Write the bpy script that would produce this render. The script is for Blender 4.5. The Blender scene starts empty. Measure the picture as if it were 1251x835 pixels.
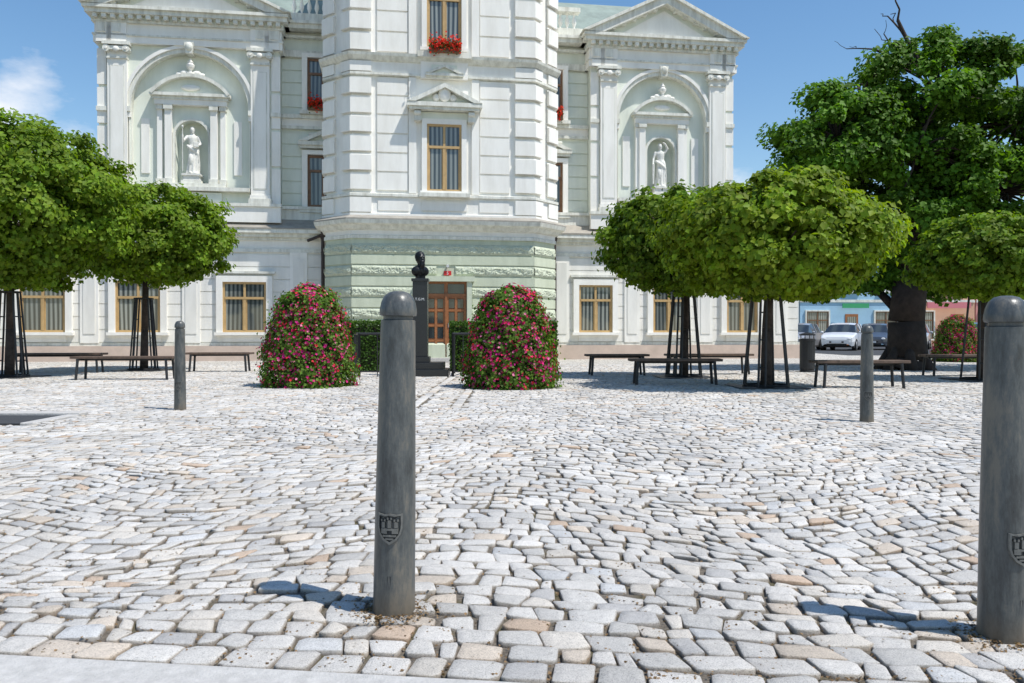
import bpy, math, random
import numpy as np
from mathutils import Vector, Matrix
random.seed(7); rng=np.random.default_rng(7)
C=bpy.context.scene.collection
pi=math.pi
# ------------------------------------------------------------------ materials
def nodes(name):
    m=bpy.data.materials.new(name); m.use_nodes=True
    nt=m.node_tree; b=nt.nodes['Principled BSDF']; return m,nt,b
def pbr(name,col,rough=.6,var=.15,scale=3.0,bump=.1,bscale=40,metal=0.,dirt=None,spec=.5,streak=False):
    m,nt,b=nodes(name); N=nt.nodes; L=nt.links
    tc=N.new('ShaderNodeTexCoord')
    n=N.new('ShaderNodeTexNoise'); n.inputs['Scale'].default_value=scale; n.inputs['Detail'].default_value=8; n.inputs['Roughness'].default_value=.65
    if streak:
        mp=N.new('ShaderNodeMapping'); mp.inputs['Scale'].default_value=(2.2,2.2,.45); L.new(tc.outputs['Object'],mp.inputs[0]); L.new(mp.outputs[0],n.inputs['Vector'])
    else: L.new(tc.outputs['Object'],n.inputs['Vector'])
    r=N.new('ShaderNodeValToRGB'); r.color_ramp.elements[0].position=.3; r.color_ramp.elements[1].position=.6 if streak else .7
    d=dirt if dirt else tuple(c*(1-var*1.6) for c in col)
    r.color_ramp.elements[0].color=(*d,1); r.color_ramp.elements[1].color=(*[min(1,c*(1+var*.5)) for c in col],1)
    L.new(n.outputs['Fac'],r.inputs['Fac']); L.new(r.outputs['Color'],b.inputs['Base Color'])
    n2=N.new('ShaderNodeTexNoise'); n2.inputs['Scale'].default_value=bscale; n2.inputs['Detail'].default_value=6
    L.new(tc.outputs['Object'],n2.inputs['Vector'])
    bp=N.new('ShaderNodeBump'); bp.inputs['Strength'].default_value=bump; bp.inputs['Distance'].default_value=.02
    L.new(n2.outputs['Fac'],bp.inputs['Height']); L.new(bp.outputs['Normal'],b.inputs['Normal'])
    b.inputs['Roughness'].default_value=rough; b.inputs['Metallic'].default_value=metal
    b.inputs['Specular IOR Level'].default_value=spec
    return m
M={}
M['white']=pbr('stucco_white',(.87,.85,.79),.85,.04,1.2,.12,60,dirt=(.77,.745,.68),streak=True)
M['mint']=pbr('stucco_mint',(.74,.77,.68),.85,.04,1.0,.12,60,dirt=(.65,.685,.59),streak=True)
M['trim']=pbr('stucco_trim',(.76,.755,.68),.85,.08,2.5,.15,50,dirt=(.52,.51,.44),streak=True)
M['grey']=pbr('stucco_grey',(.82,.80,.74),.9,.05,.9,.12,60,dirt=(.69,.675,.62),streak=True)
M['sage']=pbr('stucco_sage',(.56,.60,.46),.9,.06,1.5,.2,50,dirt=(.47,.51,.38),streak=True)
M['sagerough']=pbr('rough_stone_sage',(.56,.60,.47),.95,.12,5,.6,25,dirt=(.43,.46,.35))
M['peach']=pbr('plinth_stone',(.60,.48,.40),.9,.12,2,.2,40)
M['ledge']=pbr('ledge_sheet',(.36,.33,.28),.6,.2,3,.05,30)
M['roof']=pbr('roof_copper',(.26,.32,.28),.6,.2,2,.1,20)
M['slate']=pbr('roof_slate',(.12,.10,.095),.7,.2,2,.3,20)
M['ochre']=pbr('window_wood',(.54,.36,.16),.5,.12,6,.05,30)
M['brown']=pbr('brown_wood',(.22,.11,.05),.45,.25,6,.1,30)
M['door']=pbr('door_wood',(.34,.13,.045),.4,.2,8,.1,30)
M['pipe']=pbr('drain_pipe',(.05,.035,.03),.5,.1)
M['statue']=pbr('statue_stone',(.80,.79,.74),.9,.12,6,.2,40,dirt=(.56,.55,.5))
M['bronze']=pbr('dark_bronze',(.018,.019,.02),.38,.2,6,.1,30,metal=.5)
M['granite']=pbr('dark_granite',(.022,.024,.026),.3,.3,60,.02,90)
M['steel']=pbr('dark_steel',(.03,.031,.033),.5,.15,8,.05,50,metal=.3)
M['bark']=pbr('bark',(.075,.055,.042),.95,.4,7,1.0,14)
M['barkdark']=pbr('bark_dark',(.05,.036,.028),.95,.4,4,1.0,9)
M['kerb']=pbr('kerb_granite',(.50,.48,.45),.85,.15,20,.3,60)
M['asphalt']=pbr('asphalt',(.05,.052,.055),.9,.2,30,.4,90)
M['red']=pbr('plaque_red',(.55,.02,.02),.4,.05)
M['lettering']=pbr('lettering',(.75,.75,.75),.5,.05)
M['rubber']=pbr('tyre_rubber',(.02,.02,.02),.8,.1)
M['chrome']=pbr('wheel_alloy',(.45,.45,.46),.35,.1,metal=.7)
M['lamp']=pbr('headlamp',(.7,.7,.7),.15,.05)
M['tail']=pbr('tail_lamp',(.4,.01,.01),.2,.05)
M['benchwood']=pbr('bench_wood',(.13,.085,.06),.6,.3,10,.3,30)
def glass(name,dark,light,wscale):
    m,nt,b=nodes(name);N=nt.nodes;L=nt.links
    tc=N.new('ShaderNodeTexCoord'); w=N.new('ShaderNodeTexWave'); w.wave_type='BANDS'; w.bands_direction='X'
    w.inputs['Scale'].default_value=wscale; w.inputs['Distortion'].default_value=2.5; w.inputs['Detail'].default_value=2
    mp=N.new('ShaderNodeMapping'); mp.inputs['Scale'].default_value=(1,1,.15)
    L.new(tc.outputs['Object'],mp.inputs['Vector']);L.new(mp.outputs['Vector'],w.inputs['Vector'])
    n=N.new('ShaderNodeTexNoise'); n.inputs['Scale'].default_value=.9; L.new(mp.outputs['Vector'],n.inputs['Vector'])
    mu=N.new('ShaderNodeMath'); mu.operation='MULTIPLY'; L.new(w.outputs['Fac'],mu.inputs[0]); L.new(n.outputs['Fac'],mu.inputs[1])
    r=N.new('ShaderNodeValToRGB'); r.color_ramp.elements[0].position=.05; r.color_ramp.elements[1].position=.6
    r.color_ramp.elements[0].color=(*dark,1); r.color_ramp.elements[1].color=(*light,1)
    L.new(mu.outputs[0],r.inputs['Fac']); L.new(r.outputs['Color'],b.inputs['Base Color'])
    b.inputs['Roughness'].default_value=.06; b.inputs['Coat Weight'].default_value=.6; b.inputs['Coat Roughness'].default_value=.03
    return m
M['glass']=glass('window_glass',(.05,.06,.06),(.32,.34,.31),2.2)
M['darkglass']=glass('car_glass',(.02,.025,.03),(.05,.06,.06),.5)
def attrmat(name,rough,bump,bscale,transl=0.,speck=0.,spec=.3):
    m,nt,b=nodes(name);N=nt.nodes;L=nt.links
    a=N.new('ShaderNodeAttribute'); a.attribute_name='Col'
    tc=N.new('ShaderNodeTexCoord')
    col=a.outputs['Color']
    if speck:
        n=N.new('ShaderNodeTexNoise'); n.inputs['Scale'].default_value=bscale; n.inputs['Detail'].default_value=9; n.inputs['Roughness'].default_value=.8
        L.new(tc.outputs['Object'],n.inputs['Vector'])
        n3=N.new('ShaderNodeTexNoise'); n3.inputs['Scale'].default_value=1.1; n3.inputs['Detail'].default_value=6
        L.new(tc.outputs['Object'],n3.inputs['Vector'])
        ad=N.new('ShaderNodeMath'); ad.operation='ADD'; L.new(n.outputs['Fac'],ad.inputs[0]); L.new(n3.outputs['Fac'],ad.inputs[1])
        r=N.new('ShaderNodeMapRange'); r.inputs['From Min'].default_value=.65; r.inputs['From Max'].default_value=1.3
        r.inputs['To Min'].default_value=1-speck; r.inputs['To Max'].default_value=1+speck*.5
        L.new(ad.outputs[0],r.inputs['Value'])
        mx=N.new('ShaderNodeVectorMath'); mx.operation='SCALE'; L.new(col,mx.inputs[0]); L.new(r.outputs[0],mx.inputs['Scale'])
        v=N.new('ShaderNodeTexNoise'); v.inputs['Scale'].default_value=260; v.inputs['Detail'].default_value=3; L.new(tc.outputs['Object'],v.inputs['Vector'])
        vr=N.new('ShaderNodeMapRange'); vr.inputs['From Min'].default_value=.36; vr.inputs['From Max'].default_value=.5; vr.inputs['To Min'].default_value=.68; vr.inputs['To Max'].default_value=1.04; L.new(v.outputs['Fac'],vr.inputs[0])
        m2=N.new('ShaderNodeVectorMath'); m2.operation='SCALE'; L.new(mx.outputs[0],m2.inputs[0]); L.new(vr.outputs[0],m2.inputs['Scale'])
        col=m2.outputs[0]
        bp=N.new('ShaderNodeBump'); bp.inputs['Strength'].default_value=bump; bp.inputs['Distance'].default_value=.008
        L.new(n.outputs['Fac'],bp.inputs['Height']); L.new(bp.outputs['Normal'],b.inputs['Normal'])
    L.new(col,b.inputs['Base Color']); b.inputs['Roughness'].default_value=rough
    b.inputs['Specular IOR Level'].default_value=spec
    if transl:
        t=N.new('ShaderNodeBsdfTranslucent'); 
        g=N.new('ShaderNodeVectorMath'); g.operation='MULTIPLY'; g.inputs[1].default_value=(1.7,1.8,.4); L.new(col,g.inputs[0]); L.new(g.outputs[0],t.inputs['Color'])
        ms=N.new('ShaderNodeMixShader'); ms.inputs[0].default_value=transl
        L.new(b.outputs[0],ms.inputs[1]); L.new(t.outputs[0],ms.inputs[2]); L.new(ms.outputs[0],N['Material Output'].inputs['Surface'])
    return m
M['leaf']=attrmat('leaf',.55,0,1,transl=.36,spec=.18)
M['petal']=attrmat('petal',.6,0,1,transl=.2,spec=.2)
M['sett']=attrmat('granite_setts',.92,1.0,45,speck=.30)
# ------------------------------------------------------------------ mesh helpers
class B:
    def __init__(s): s.v=[];s.f=[];s.m=[];s.mats=[]
    def mi(s,k):
        if k not in s.mats: s.mats.append(k)
        return s.mats.index(k)
    def poly(s,pts,k):
        n=len(s.v); s.v+= [tuple(p) for p in pts]; s.f.append(tuple(range(n,n+len(pts)))); s.m.append(s.mi(k))
    def mesh(s,vs,fs,k):
        n=len(s.v); s.v+=[tuple(p) for p in vs]; i=s.mi(k)
        for f in fs: s.f.append(tuple(n+j for j in f)); s.m.append(i)
    def box(s,x0,x1,y0,y1,z0,z1,k):
        s.mesh([(x0,y0,z0),(x1,y0,z0),(x1,y1,z0),(x0,y1,z0),(x0,y0,z1),(x1,y0,z1),(x1,y1,z1),(x0,y1,z1)],
               [(0,3,2,1),(4,5,6,7),(0,1,5,4),(1,2,6,5),(2,3,7,6),(3,0,4,7)],k)
    def pb(s,s0,s1,p0,p1,z0,z1,k): s.box(s0,s1,-p1,-p0,z0,z1,k)     # p = distance out of facade
    def prism_xz(s,pts,p0,p1,k):
        n=len(pts); a=[(x,-p1,z) for x,z in pts]; b=[(x,-p0,z) for x,z in pts]
        s.mesh(a+b,[tuple(range(n)),tuple(range(2*n-1,n-1,-1))]+[(i,i+n,(i+1)%n+n,(i+1)%n) for i in range(n)],k)
    def prism_xy(s,pts,z0,z1,k):
        n=len(pts); a=[(x,y,z0) for x,y in pts]; b=[(x,y,z1) for x,y in pts]
        s.mesh(a+b,[tuple(range(n-1,-1,-1)),tuple(range(n,2*n))]+[(i,(i+1)%n,(i+1)%n+n,i+n) for i in range(n)],k)
    def ring(s,cx,zc,r0,r1,p0,p1,k,a0=0,a1=pi,n=20):
        for i in range(n):
            a=a0+(a1-a0)*i/n; b=a0+(a1-a0)*(i+1)/n
            s.prism_xz([(cx+r0*math.cos(a),zc+r0*math.sin(a)),(cx+r1*math.cos(a),zc+r1*math.sin(a)),(cx+r1*math.cos(b),zc+r1*math.sin(b)),(cx+r0*math.cos(b),zc+r0*math.sin(b))],p0,p1,k)
    def arch_plate(s,x0,x1,z0,z1,cx,r,hz0,hs,p0,p1,k,n=20,kr=None):
        kr=kr or k; f=-p1; bk=-p0
        q=lambda a,b,c,d:s.poly([(a,f,c),(b,f,c),(b,f,d),(a,f,d)],k)
        q(x0,cx-r,z0,z1); q(cx+r,x1,z0,z1)
        if hz0>z0: q(cx-r,cx+r,z0,hz0)
        P=[(cx-r*math.cos(pi*i/n),hs+r*math.sin(pi*i/n)) for i in range(n+1)]
        for (a,za),(b,zb) in zip(P[:-1],P[1:]):
            s.poly([(a,f,za),(b,f,zb),(b,f,z1),(a,f,z1)],k)
        Q=[(cx-r,hz0)]+P+[(cx+r,hz0)]
        for (a,za),(b,zb) in zip(Q,Q[1:]+Q[:1]): s.poly([(a,f,za),(a,bk,za),(b,bk,zb),(b,f,zb)],kr)
        s.poly([(x0,f,z0),(x0,f,z1),(x0,bk,z1),(x0,bk,z0)],k); s.poly([(x1,f,z0),(x1,bk,z0),(x1,bk,z1),(x1,f,z1)],k)
        s.poly([(x0,f,z1),(x1,f,z1),(x1,bk,z1),(x0,bk,z1)],k)
    def tube(s,a,b,ra,rb,k,n=8,cap=True):
        a=Vector(a);b=Vector(b);d=(b-a).normalized(); u=d.orthogonal().normalized(); w=d.cross(u)
        vs=[]
        for c,r in((a,ra),(b,rb)):
            for i in range(n):
                t=2*pi*i/n; vs.append(c+u*(r*math.cos(t))+w*(r*math.sin(t)))
        fs=[(i,(i+1)%n,(i+1)%n+n,i+n) for i in range(n)]
        if cap: fs+=[tuple(range(n-1,-1,-1)),tuple(range(n,2*n))]
        s.mesh(vs,fs,k)
    def lathe(s,prof,k,n=24,c=(0,0,0)):
        vs=[];fs=[]
        for r,z in prof:
            for i in range(n):
                t=2*pi*i/n; vs.append((c[0]+r*math.cos(t),c[1]+r*math.sin(t),c[2]+z))
        for j in range(len(prof)-1):
            for i in range(n): fs.append((j*n+i,j*n+(i+1)%n,(j+1)*n+(i+1)%n,(j+1)*n+i))
        fs.append(tuple(range(n-1,-1,-1))); fs.append(tuple((len(prof)-1)*n+i for i in range(n)))
        s.mesh(vs,fs,k)
    def ell(s,c,r,k,n=14,m=10):
        vs=[(c[0],c[1],c[2]-r[2])];fs=[]
        for j in range(1,m):
            a=-pi/2+pi*j/m
            for i in range(n):
                t=2*pi*i/n; vs.append((c[0]+r[0]*math.cos(a)*math.cos(t),c[1]+r[1]*math.cos(a)*math.sin(t),c[2]+r[2]*math.sin(a)))
        vs.append((c[0],c[1],c[2]+r[2])); T=len(vs)-1
        for i in range(n):
            fs.append((0,1+(i+1)%n,1+i)); fs.append((T,T-n+i,T-n+(i+1)%n))
            for j in range(m-2): fs.append((1+j*n+i,1+j*n+(i+1)%n,1+(j+1)*n+(i+1)%n,1+(j+1)*n+i))
        s.mesh(vs,fs,k)
    def obj(s,name,parent=None,smooth=False,bevel=0,merge=False):
        me=bpy.data.meshes.new(name); me.from_pydata(s.v,[],s.f)
        for k in s.mats: me.materials.append(M[k])
        me.polygons.foreach_set('material_index',s.m)
        if smooth: me.polygons.foreach_set('use_smooth',[True]*len(s.f))
        me.update(); o=bpy.data.objects.new(name,me); C.objects.link(o)
        if parent: o.parent=parent
        if bevel:
            md=o.modifiers.new('bev','BEVEL'); md.width=bevel; md.segments=2; md.limit_method='ANGLE'
        return o
def empty(name,loc=(0,0,0),rz=0,sc=1):
    e=bpy.data.objects.new(name,None); C.objects.link(e); e.location=loc; e.rotation_euler=(0,0,rz); e.scale=(sc,)*3; e.empty_display_size=.2; return e
def npmesh(name,V,loops,starts,mat,col=None,parent=None,smooth=False):
    me=bpy.data.meshes.new(name)
    me.vertices.add(len(V)); me.vertices.foreach_set('co',np.ascontiguousarray(V,dtype=np.float32).ravel())
    me.loops.add(len(loops)); me.loops.foreach_set('vertex_index',np.asarray(loops,dtype=np.int32))
    me.polygons.add(len(starts)); me.polygons.foreach_set('loop_start',np.asarray(starts,dtype=np.int32))
    me.update(calc_edges=True)
    if col is not None:
        a=me.color_attributes.new('Col','FLOAT_COLOR','POINT'); c=np.ones((len(V),4),dtype=np.float32); c[:,:3]=col; a.data.foreach_set('color',c.ravel())
    if smooth: me.polygons.foreach_set('use_smooth',np.ones(len(starts),dtype=bool))
    me.materials.append(M[mat]); o=bpy.data.objects.new(name,me); C.objects.link(o)
    if parent: o.parent=parent
    return o
def leaves(name,Cn,Nn,size,col,mat='leaf',parent=None):
    n=len(Cn); Nn=Nn/np.maximum(np.linalg.norm(Nn,axis=1,keepdims=True),1e-6)
    t=rng.normal(size=(n,3)); t-=Nn*(t*Nn).sum(1,keepdims=True); t/=np.linalg.norm(t,axis=1,keepdims=True); b=np.cross(Nn,t)
    s=(size*rng.uniform(.6,1.3,n))[:,None]
    V=np.stack([Cn-t*s*.5, Cn+b*s*.4+Nn*s*.12+t*s*.05, Cn+t*s*.5-Nn*s*.1, Cn-b*s*.4+Nn*s*.12+t*s*.05],1).reshape(-1,3)
    i=np.arange(n)[:,None]*4
    loops=np.concatenate([i,i+3,i+2,i,i+2,i+1],1).ravel(); starts=np.arange(0,6*n,3)
    return npmesh(name,V,loops,starts,mat,np.repeat(col,4,0),parent)
def unit(n):
    d=rng.normal(size=(n,3)); return d/np.linalg.norm(d,axis=1,keepdims=True)
# ------------------------------------------------------------------ town hall
TH=math.atan(.15)
hall=empty('town_hall',(0,29,0),TH)
def L2W(s,p,z=0): return (math.cos(TH)*s+math.sin(TH)*p, 29+math.sin(TH)*s-math.cos(TH)*p, z)
def window(b,cx,z0,z1,w,p,frame='ochre',sur=.14,trans=.68,sd=.13,surk='trim'):
    h=w/2
    b.poly([(cx-h,-p-.035,z0),(cx+h,-p-.035,z0),(cx+h,-p-.035,z1),(cx-h,-p-.035,z1)],'glass')
    if sur:
        b.pb(cx-h-sur,cx-h,p,p+sd,z0,z1+sur,surk); b.pb(cx+h,cx+h+sur,p,p+sd,z0,z1+sur,surk); b.pb(cx-h,cx+h,p,p+sd-.003,z1,z1+sur,surk)
        b.pb(cx-h-sur-.05,cx+h+sur+.05,p,p+sd+.07,z0-.1,z0,surk)
    f=.07; q=p+.075
    b.pb(cx-h,cx-h+f,p+.03,q,z0,z1,frame);b.pb(cx+h-f,cx+h,p+.03,q,z0,z1,frame)
    b.pb(cx-h+f,cx+h-f,p+.03,q-.002,z0,z0+f,frame);b.pb(cx-h+f,cx+h-f,p+.03,q-.002,z1-f,z1,frame)
    zt=z0+(z1-z0)*trans
    b.pb(cx-h+f,cx+h-f,p+.03,q+.015,zt-.04,zt+.04,frame)
    b.pb(cx-.045,cx+.045,p+.03,q+.008,z0+f,zt-.04,frame); b.pb(cx-.035,cx+.035,p+.03,q+.004,zt+.04,z1-f,frame)
    for sx in(-1,1):
        x0=cx+sx*.05; x1=cx+sx*(h-f); a,c=min(x0,x1),max(x0,x1)
        b.pb(a,a+.03,p+.03,q-.02,z0+f,zt-.04,frame); b.pb(c-.03,c,p+.03,q-.02,z0+f,zt-.04,frame)
def pediment(b,cx,hw,z0,h,p0,p1,k='trim',t=.13,ty='mint'):
    b.pb(cx-hw,cx+hw,p0,p1,z0-t,z0,k)
    b.pb(cx-hw*.94,cx+hw*.94,p0,p1-.06,z0-t*1.7,z0-t,k)
    sl=h/hw
    b.prism_xz([(cx-hw,z0+.002),(cx-hw+t/sl*1.05,z0+.002),(cx,z0+h-t*1.05),(cx,z0+h)],p0,p1+.02,k)
    b.prism_xz([(cx+hw-t/sl*1.05,z0+.002),(cx+hw,z0+.002),(cx,z0+h),(cx,z0+h-t*1.05)],p0,p1+.02,k)
    b.prism_xz([(cx-hw+.1,z0+.001),(cx+hw-.1,z0+.001),(cx,z0+h-.1)],p0,(p0+p1)/2,ty)
W=B(); O=B(); WN=B(); R=B()
cxs=-2.56
# ground storey
gx0,gx1=-26,10.6; P=.35
W.box(gx0,gx1,-P,12,0,4.1,'grey')
W.pb(gx0-.06,gx1+.06,P,P+.1,0,.5,'peach'); W.pb(gx0-.06,gx1+.06,P,P+.06,.5,.6,'trim')
z=.63
while z<3.5:
    W.pb(gx0,gx1,P,P+.03,z,z+.39,'grey'); z+=.42
W.pb(gx0-.02,gx1+.02,P,P+.07,3.62,3.74,'trim'); W.pb(gx0,gx1,P,P+.02,3.74,4.02,'white')
for a,z0,z1 in((.1,4.02,4.12),(.22,4.12,4.24),(.34,4.24,4.38)): W.box(gx0-a,gx1+a,-P-a,12,z0,z1,'trim')
W.mesh([(gx0-.36,-P-.36,4.38),(gx1+.36,-P-.36,4.38),(gx1+.1,.2,4.9),(gx0-.1,.2,4.9),(gx1+.1,12,4.9),(gx0-.1,12,4.9),(gx0-.36,12,4.38),(gx1+.36,12,4.38)],[(0,1,2,3),(3,2,4,5),(0,3,5,6),(1,7,4,2)],'ledge')
W.box(gx0-.36,gx1+.36,-P-.362,12,4.37,4.41,'ledge')
for cx,w in((-21.5,1.35),(-18.4,1.35),(-15.3,1.38),(-12.4,1.4),(-9.05,1.4),(2.93,1.22),(5.63,1.2),(8.4,1.2)):
    window(WN,cx,.95,2.62,w,P,sur=.2,sd=.14,surk='white'); 
    O.pb(cx-w/2-.3,cx+w/2+.3,P,P+.16,2.9,2.98,'trim')
    O.pb(cx-w/2,cx+w/2,P,P+.07,.64,.84,'white')
for cx in(-16.9,-13.9,-10.75,-7.3,1.7,4.27,7.0,9.9): 
    O.pb(cx-.28,cx+.28,P,P+.08,.6,3.62,'white')
    O.pb(cx-.18,cx+.18,P+.08,P+.1,.9,3.4,'grey')
# main body
bx0,bx1=-13.6,8.05
W.box(bx0,bx1,.25,12,4.6,11.7,'mint')
def wing(cx,hp,hw,Rr):
    x0,x1=cx-hw,cx+hw
    W.arch_plate(x0+.02,x1-.02,4.6,10.4,cx,.52,5.9,7.45,-.25,.08,'mint')
    W.arch_plate(x0,x1,4.6,10.42,cx,Rr,5.72,10.15-Rr,.08,.3,'mint',n=28,kr='trim')
    zc=10.15-Rr
    O.ring(cx,zc,Rr+.0,Rr+.13,.3,.37,'trim',n=28); O.ring(cx,zc,Rr+.132,Rr+.24,.3,.42,'white',n=28)
    for sx in(-1,1):
        a=cx+sx*Rr; c=cx+sx*(hp-.3); a,c=min(a,c),max(a,c)
        O.pb(a,c,.3,.45,zc-.16,zc,'trim'); O.pb(a,c,.3,.39,zc-.34,zc-.16,'white'); 
        O.pb(a+.05,c-.05,.3,.36,5.4,zc-.34,'white')
    O.prism_xz([(cx-.1,10.08),(cx+.1,10.08),(cx+.16,10.45),(cx-.16,10.45)],.08,.52,'trim'); O.ell((cx,-.52,10.3),(.12,.08,.14),'trim')
    O.pb(x0-.05,x1+.05,.3,.5,4.6,5.12,'white'); O.pb(x0-.08,x1+.08,.3,.56,5.12,5.22,'trim')
    O.pb(cx-Rr-.05,cx+Rr+.05,.08,.55,5.6,5.72,'trim'); O.pb(cx-1.0,cx+1.0,.3,.42,5.26,5.56,'mint')
    for px,ww in((cx-hp,.3),(cx+hp,.3)):
        O.pb(px-ww-.07,px+ww+.07,.3,.55,5.22,5.38,'trim'); O.pb(px-ww-.03,px+ww+.03,.3,.5,5.38,5.5,'white')
        O.pb(px-ww,px+ww,.3,.45,5.5,10.1,'white'); 
        O.pb(px-ww+.08,px+ww-.08,.45,.465,5.7,9.6,'trim')
        O.pb(px-ww+.11,px+ww-.11,.465,.468,5.73,9.57,'white')
        O.pb(px-ww-.02,px+ww+.02,.3,.5,9.82,9.88,'trim')
        for sx in(-1,1):
            O.tube((px+sx*(ww+.0),-.3,10.12),(px+sx*(ww+.0),-.58,10.12),.11,.11,'trim',12); O.tube((px+sx*(ww+.0),-.58,10.12),(px+sx*(ww+.0),-.61,10.12),.05,.04,'white',8)
        O.pb(px-ww,px+ww,.3,.56,10.08,10.2,'trim'); O.pb(px-ww-.12,px+ww+.12,.3,.6,10.24,10.34,'trim'); O.ell((px,-.56,10.1),(.1,.06,.09),'white')
    for sx in(-1,1):
        e=cx+sx*hw; f=cx+sx*(hp+.38)
        a,c=min(e,f),max(e,f)
        for zz in(5.25,6.5,7.75,9.0):
            O.pb(a-.03,c+.03,.3,.36,zz,zz+1.15,'white')
        O.pb(a-.05,c+.05,.3,.42,zc-.16,zc-.02,'trim')
    for k,(z0,z1,p) in enumerate(((10.34,10.56,.46),(10.56,10.62,.5),(10.62,10.98,.42),(10.98,11.06,.52),(11.2,11.34,.72),(11.34,11.44,.8))):
        e=(p-.3)*.7
        O.box(x0-e,x1+e,-p,.25,z0,z1,'white' if k in(0,2) else 'trim')
    O.box(x0-.15,x1+.15,-.5,.25,11.06,11.2,'mint')
    n=int(2*hw/.26)
    for i in range(n+1):
        xx=x0+i*(x1-x0)/n; O.pb(xx-.07,xx+.07,.5,.68,11.07,11.198,'trim')
    for px in(cx-hp,cx+hp,x0+.15,x1-.15):
        O.pb(px-.3 if px!=x0+.15 else x0-.02,px+.3 if px!=x1-.15 else x1+.02,.42,.5,10.34,11.05,'white')
        O.pb(px-.13,px+.13,.5,.53,10.66,10.95,'trim')
    hh=hw+.32; z0=11.46; h=1.4
    O.prism_xz([(cx-hh,z0),(cx-hh+.7,z0),(cx,z0+h-.3),(cx,z0+h)],-.4,.8,'trim'); O.prism_xz([(cx+hh-.7,z0),(cx+hh,z0),(cx,z0+h),(cx,z0+h-.3)],-.4,.8,'trim')
    O.prism_xz([(cx-hh-.1,z0+.01),(cx-hh+.1,z0+.01),(cx,z0+h-.02),(cx,z0+h+.1)],-.4,.9,'trim'); O.prism_xz([(cx+hh-.1,z0+.01),(cx+hh+.1,z0+.01),(cx,z0+h+.1),(cx,z0+h-.02)],-.4,.9,'trim')
    O.prism_xz([(cx-hh+.65,z0+.002),(cx+hh-.65,z0+.002),(cx,z0+h-.28)],-.4,.45,'mint')
    O.prism_xz([(cx-hh+1.4,z0+.08),(cx+hh-1.4,z0+.08),(cx,z0+h-.45)],.45,.49,'white')
    for i in range(-6,7):
        if i: 
            xx=cx+i*.38; zz=z0+h-.36-abs(i)*.38*h/hh; O.pb(xx-.07,xx+.07,.45,.68,zz,zz+.1,'trim')
    R.prism_xz([(cx-hh,z0+.05),(cx+hh,z0+.05),(cx,z0+h+.03)],-3.5,-.4,'roof')
    s=Rr/1.75
    O.pb(cx-1.05*s,cx+1.05*s,.08,.4,5.722,5.86,'trim')
    for sx in(-1,1):
        for (o,w,pp) in((.72,.11,.26),(.93*s+.02,.08,.2)):
            q=cx+sx*o; O.pb(q-w,q+w,.08,pp,5.86,8.45,'white'); O.pb(q-w-.03,q+w+.03,.08,pp+.06,5.86,6.02,'trim'); O.pb(q-w-.03,q+w+.03,.08,pp+.06,8.3,8.45,'trim')
    O.ring(cx,7.45,.52,.6,.08,.17,'trim',n=16)
    for sx in(-1,1): O.pb(min(cx+sx*.52,cx+sx*.6),max(cx+sx*.52,cx+sx*.6),.08,.17,5.9,7.45,'trim')
    O.pb(cx-1.08*s,cx+1.08*s,.08,.3,8.45,8.62,'white'); O.pb(cx-1.2*s,cx+1.2*s,.08,.42,8.72,8.82,'trim'); O.pb(cx-1.12*s,cx+1.12*s,.08,.34,8.62,8.72,'trim')
    rr=1.5*s; a=math.acos(1.2*s/rr); zc2=8.82-rr*math.sin(a)
    O.ring(cx,zc2,rr-.11,rr,.08,.44,'trim',a,pi-a,16)
    pts=[(cx+(rr-.1)*math.cos(t),zc2+(rr-.1)*math.sin(t)) for t in np.linspace(a+.06,pi-a-.06,14)]
    O.prism_xz(pts,.08,.24,'mint')
    O.ell((cx,-.27,9.02),(.3,.06,.1),'white')
    zt=zc2+rr
    O.lathe([(.14,0),(.14,.05),(.05,.08),(.05,.13),(.12,.22),(.14,.3),(.08,.36),(.1,.4),(.04,.46),(.03,.52)],'white',12,(cx,-.3,zt))
    for sx in(-1,1): O.ell((cx+sx*.2,-.3,zt+.05),(.13,.06,.07),'white'); O.ell((cx+sx*.36,-.3,zt+.0),(.1,.05,.05),'white')
    O.pb(cx-.32,cx+.32,-.2,.3,5.86,5.98,'trim'); O.pb(cx-.26,cx+.26,-.15,.26,5.98,6.14,'statue'); O.pb(cx-.3,cx+.3,-.18,.3,6.14,6.2,'statue')
    for sx in(-1,1):
        q=cx+sx*(Rr+1.03*s)/2
        if Rr-1.1*s>.3: O.pb(q-.13,q+.13,.08,.12,6.2,8.0,'white')
wing(-10.77,2.24,2.85,1.85); wing(5.42,2.02,2.63,1.62)
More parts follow.
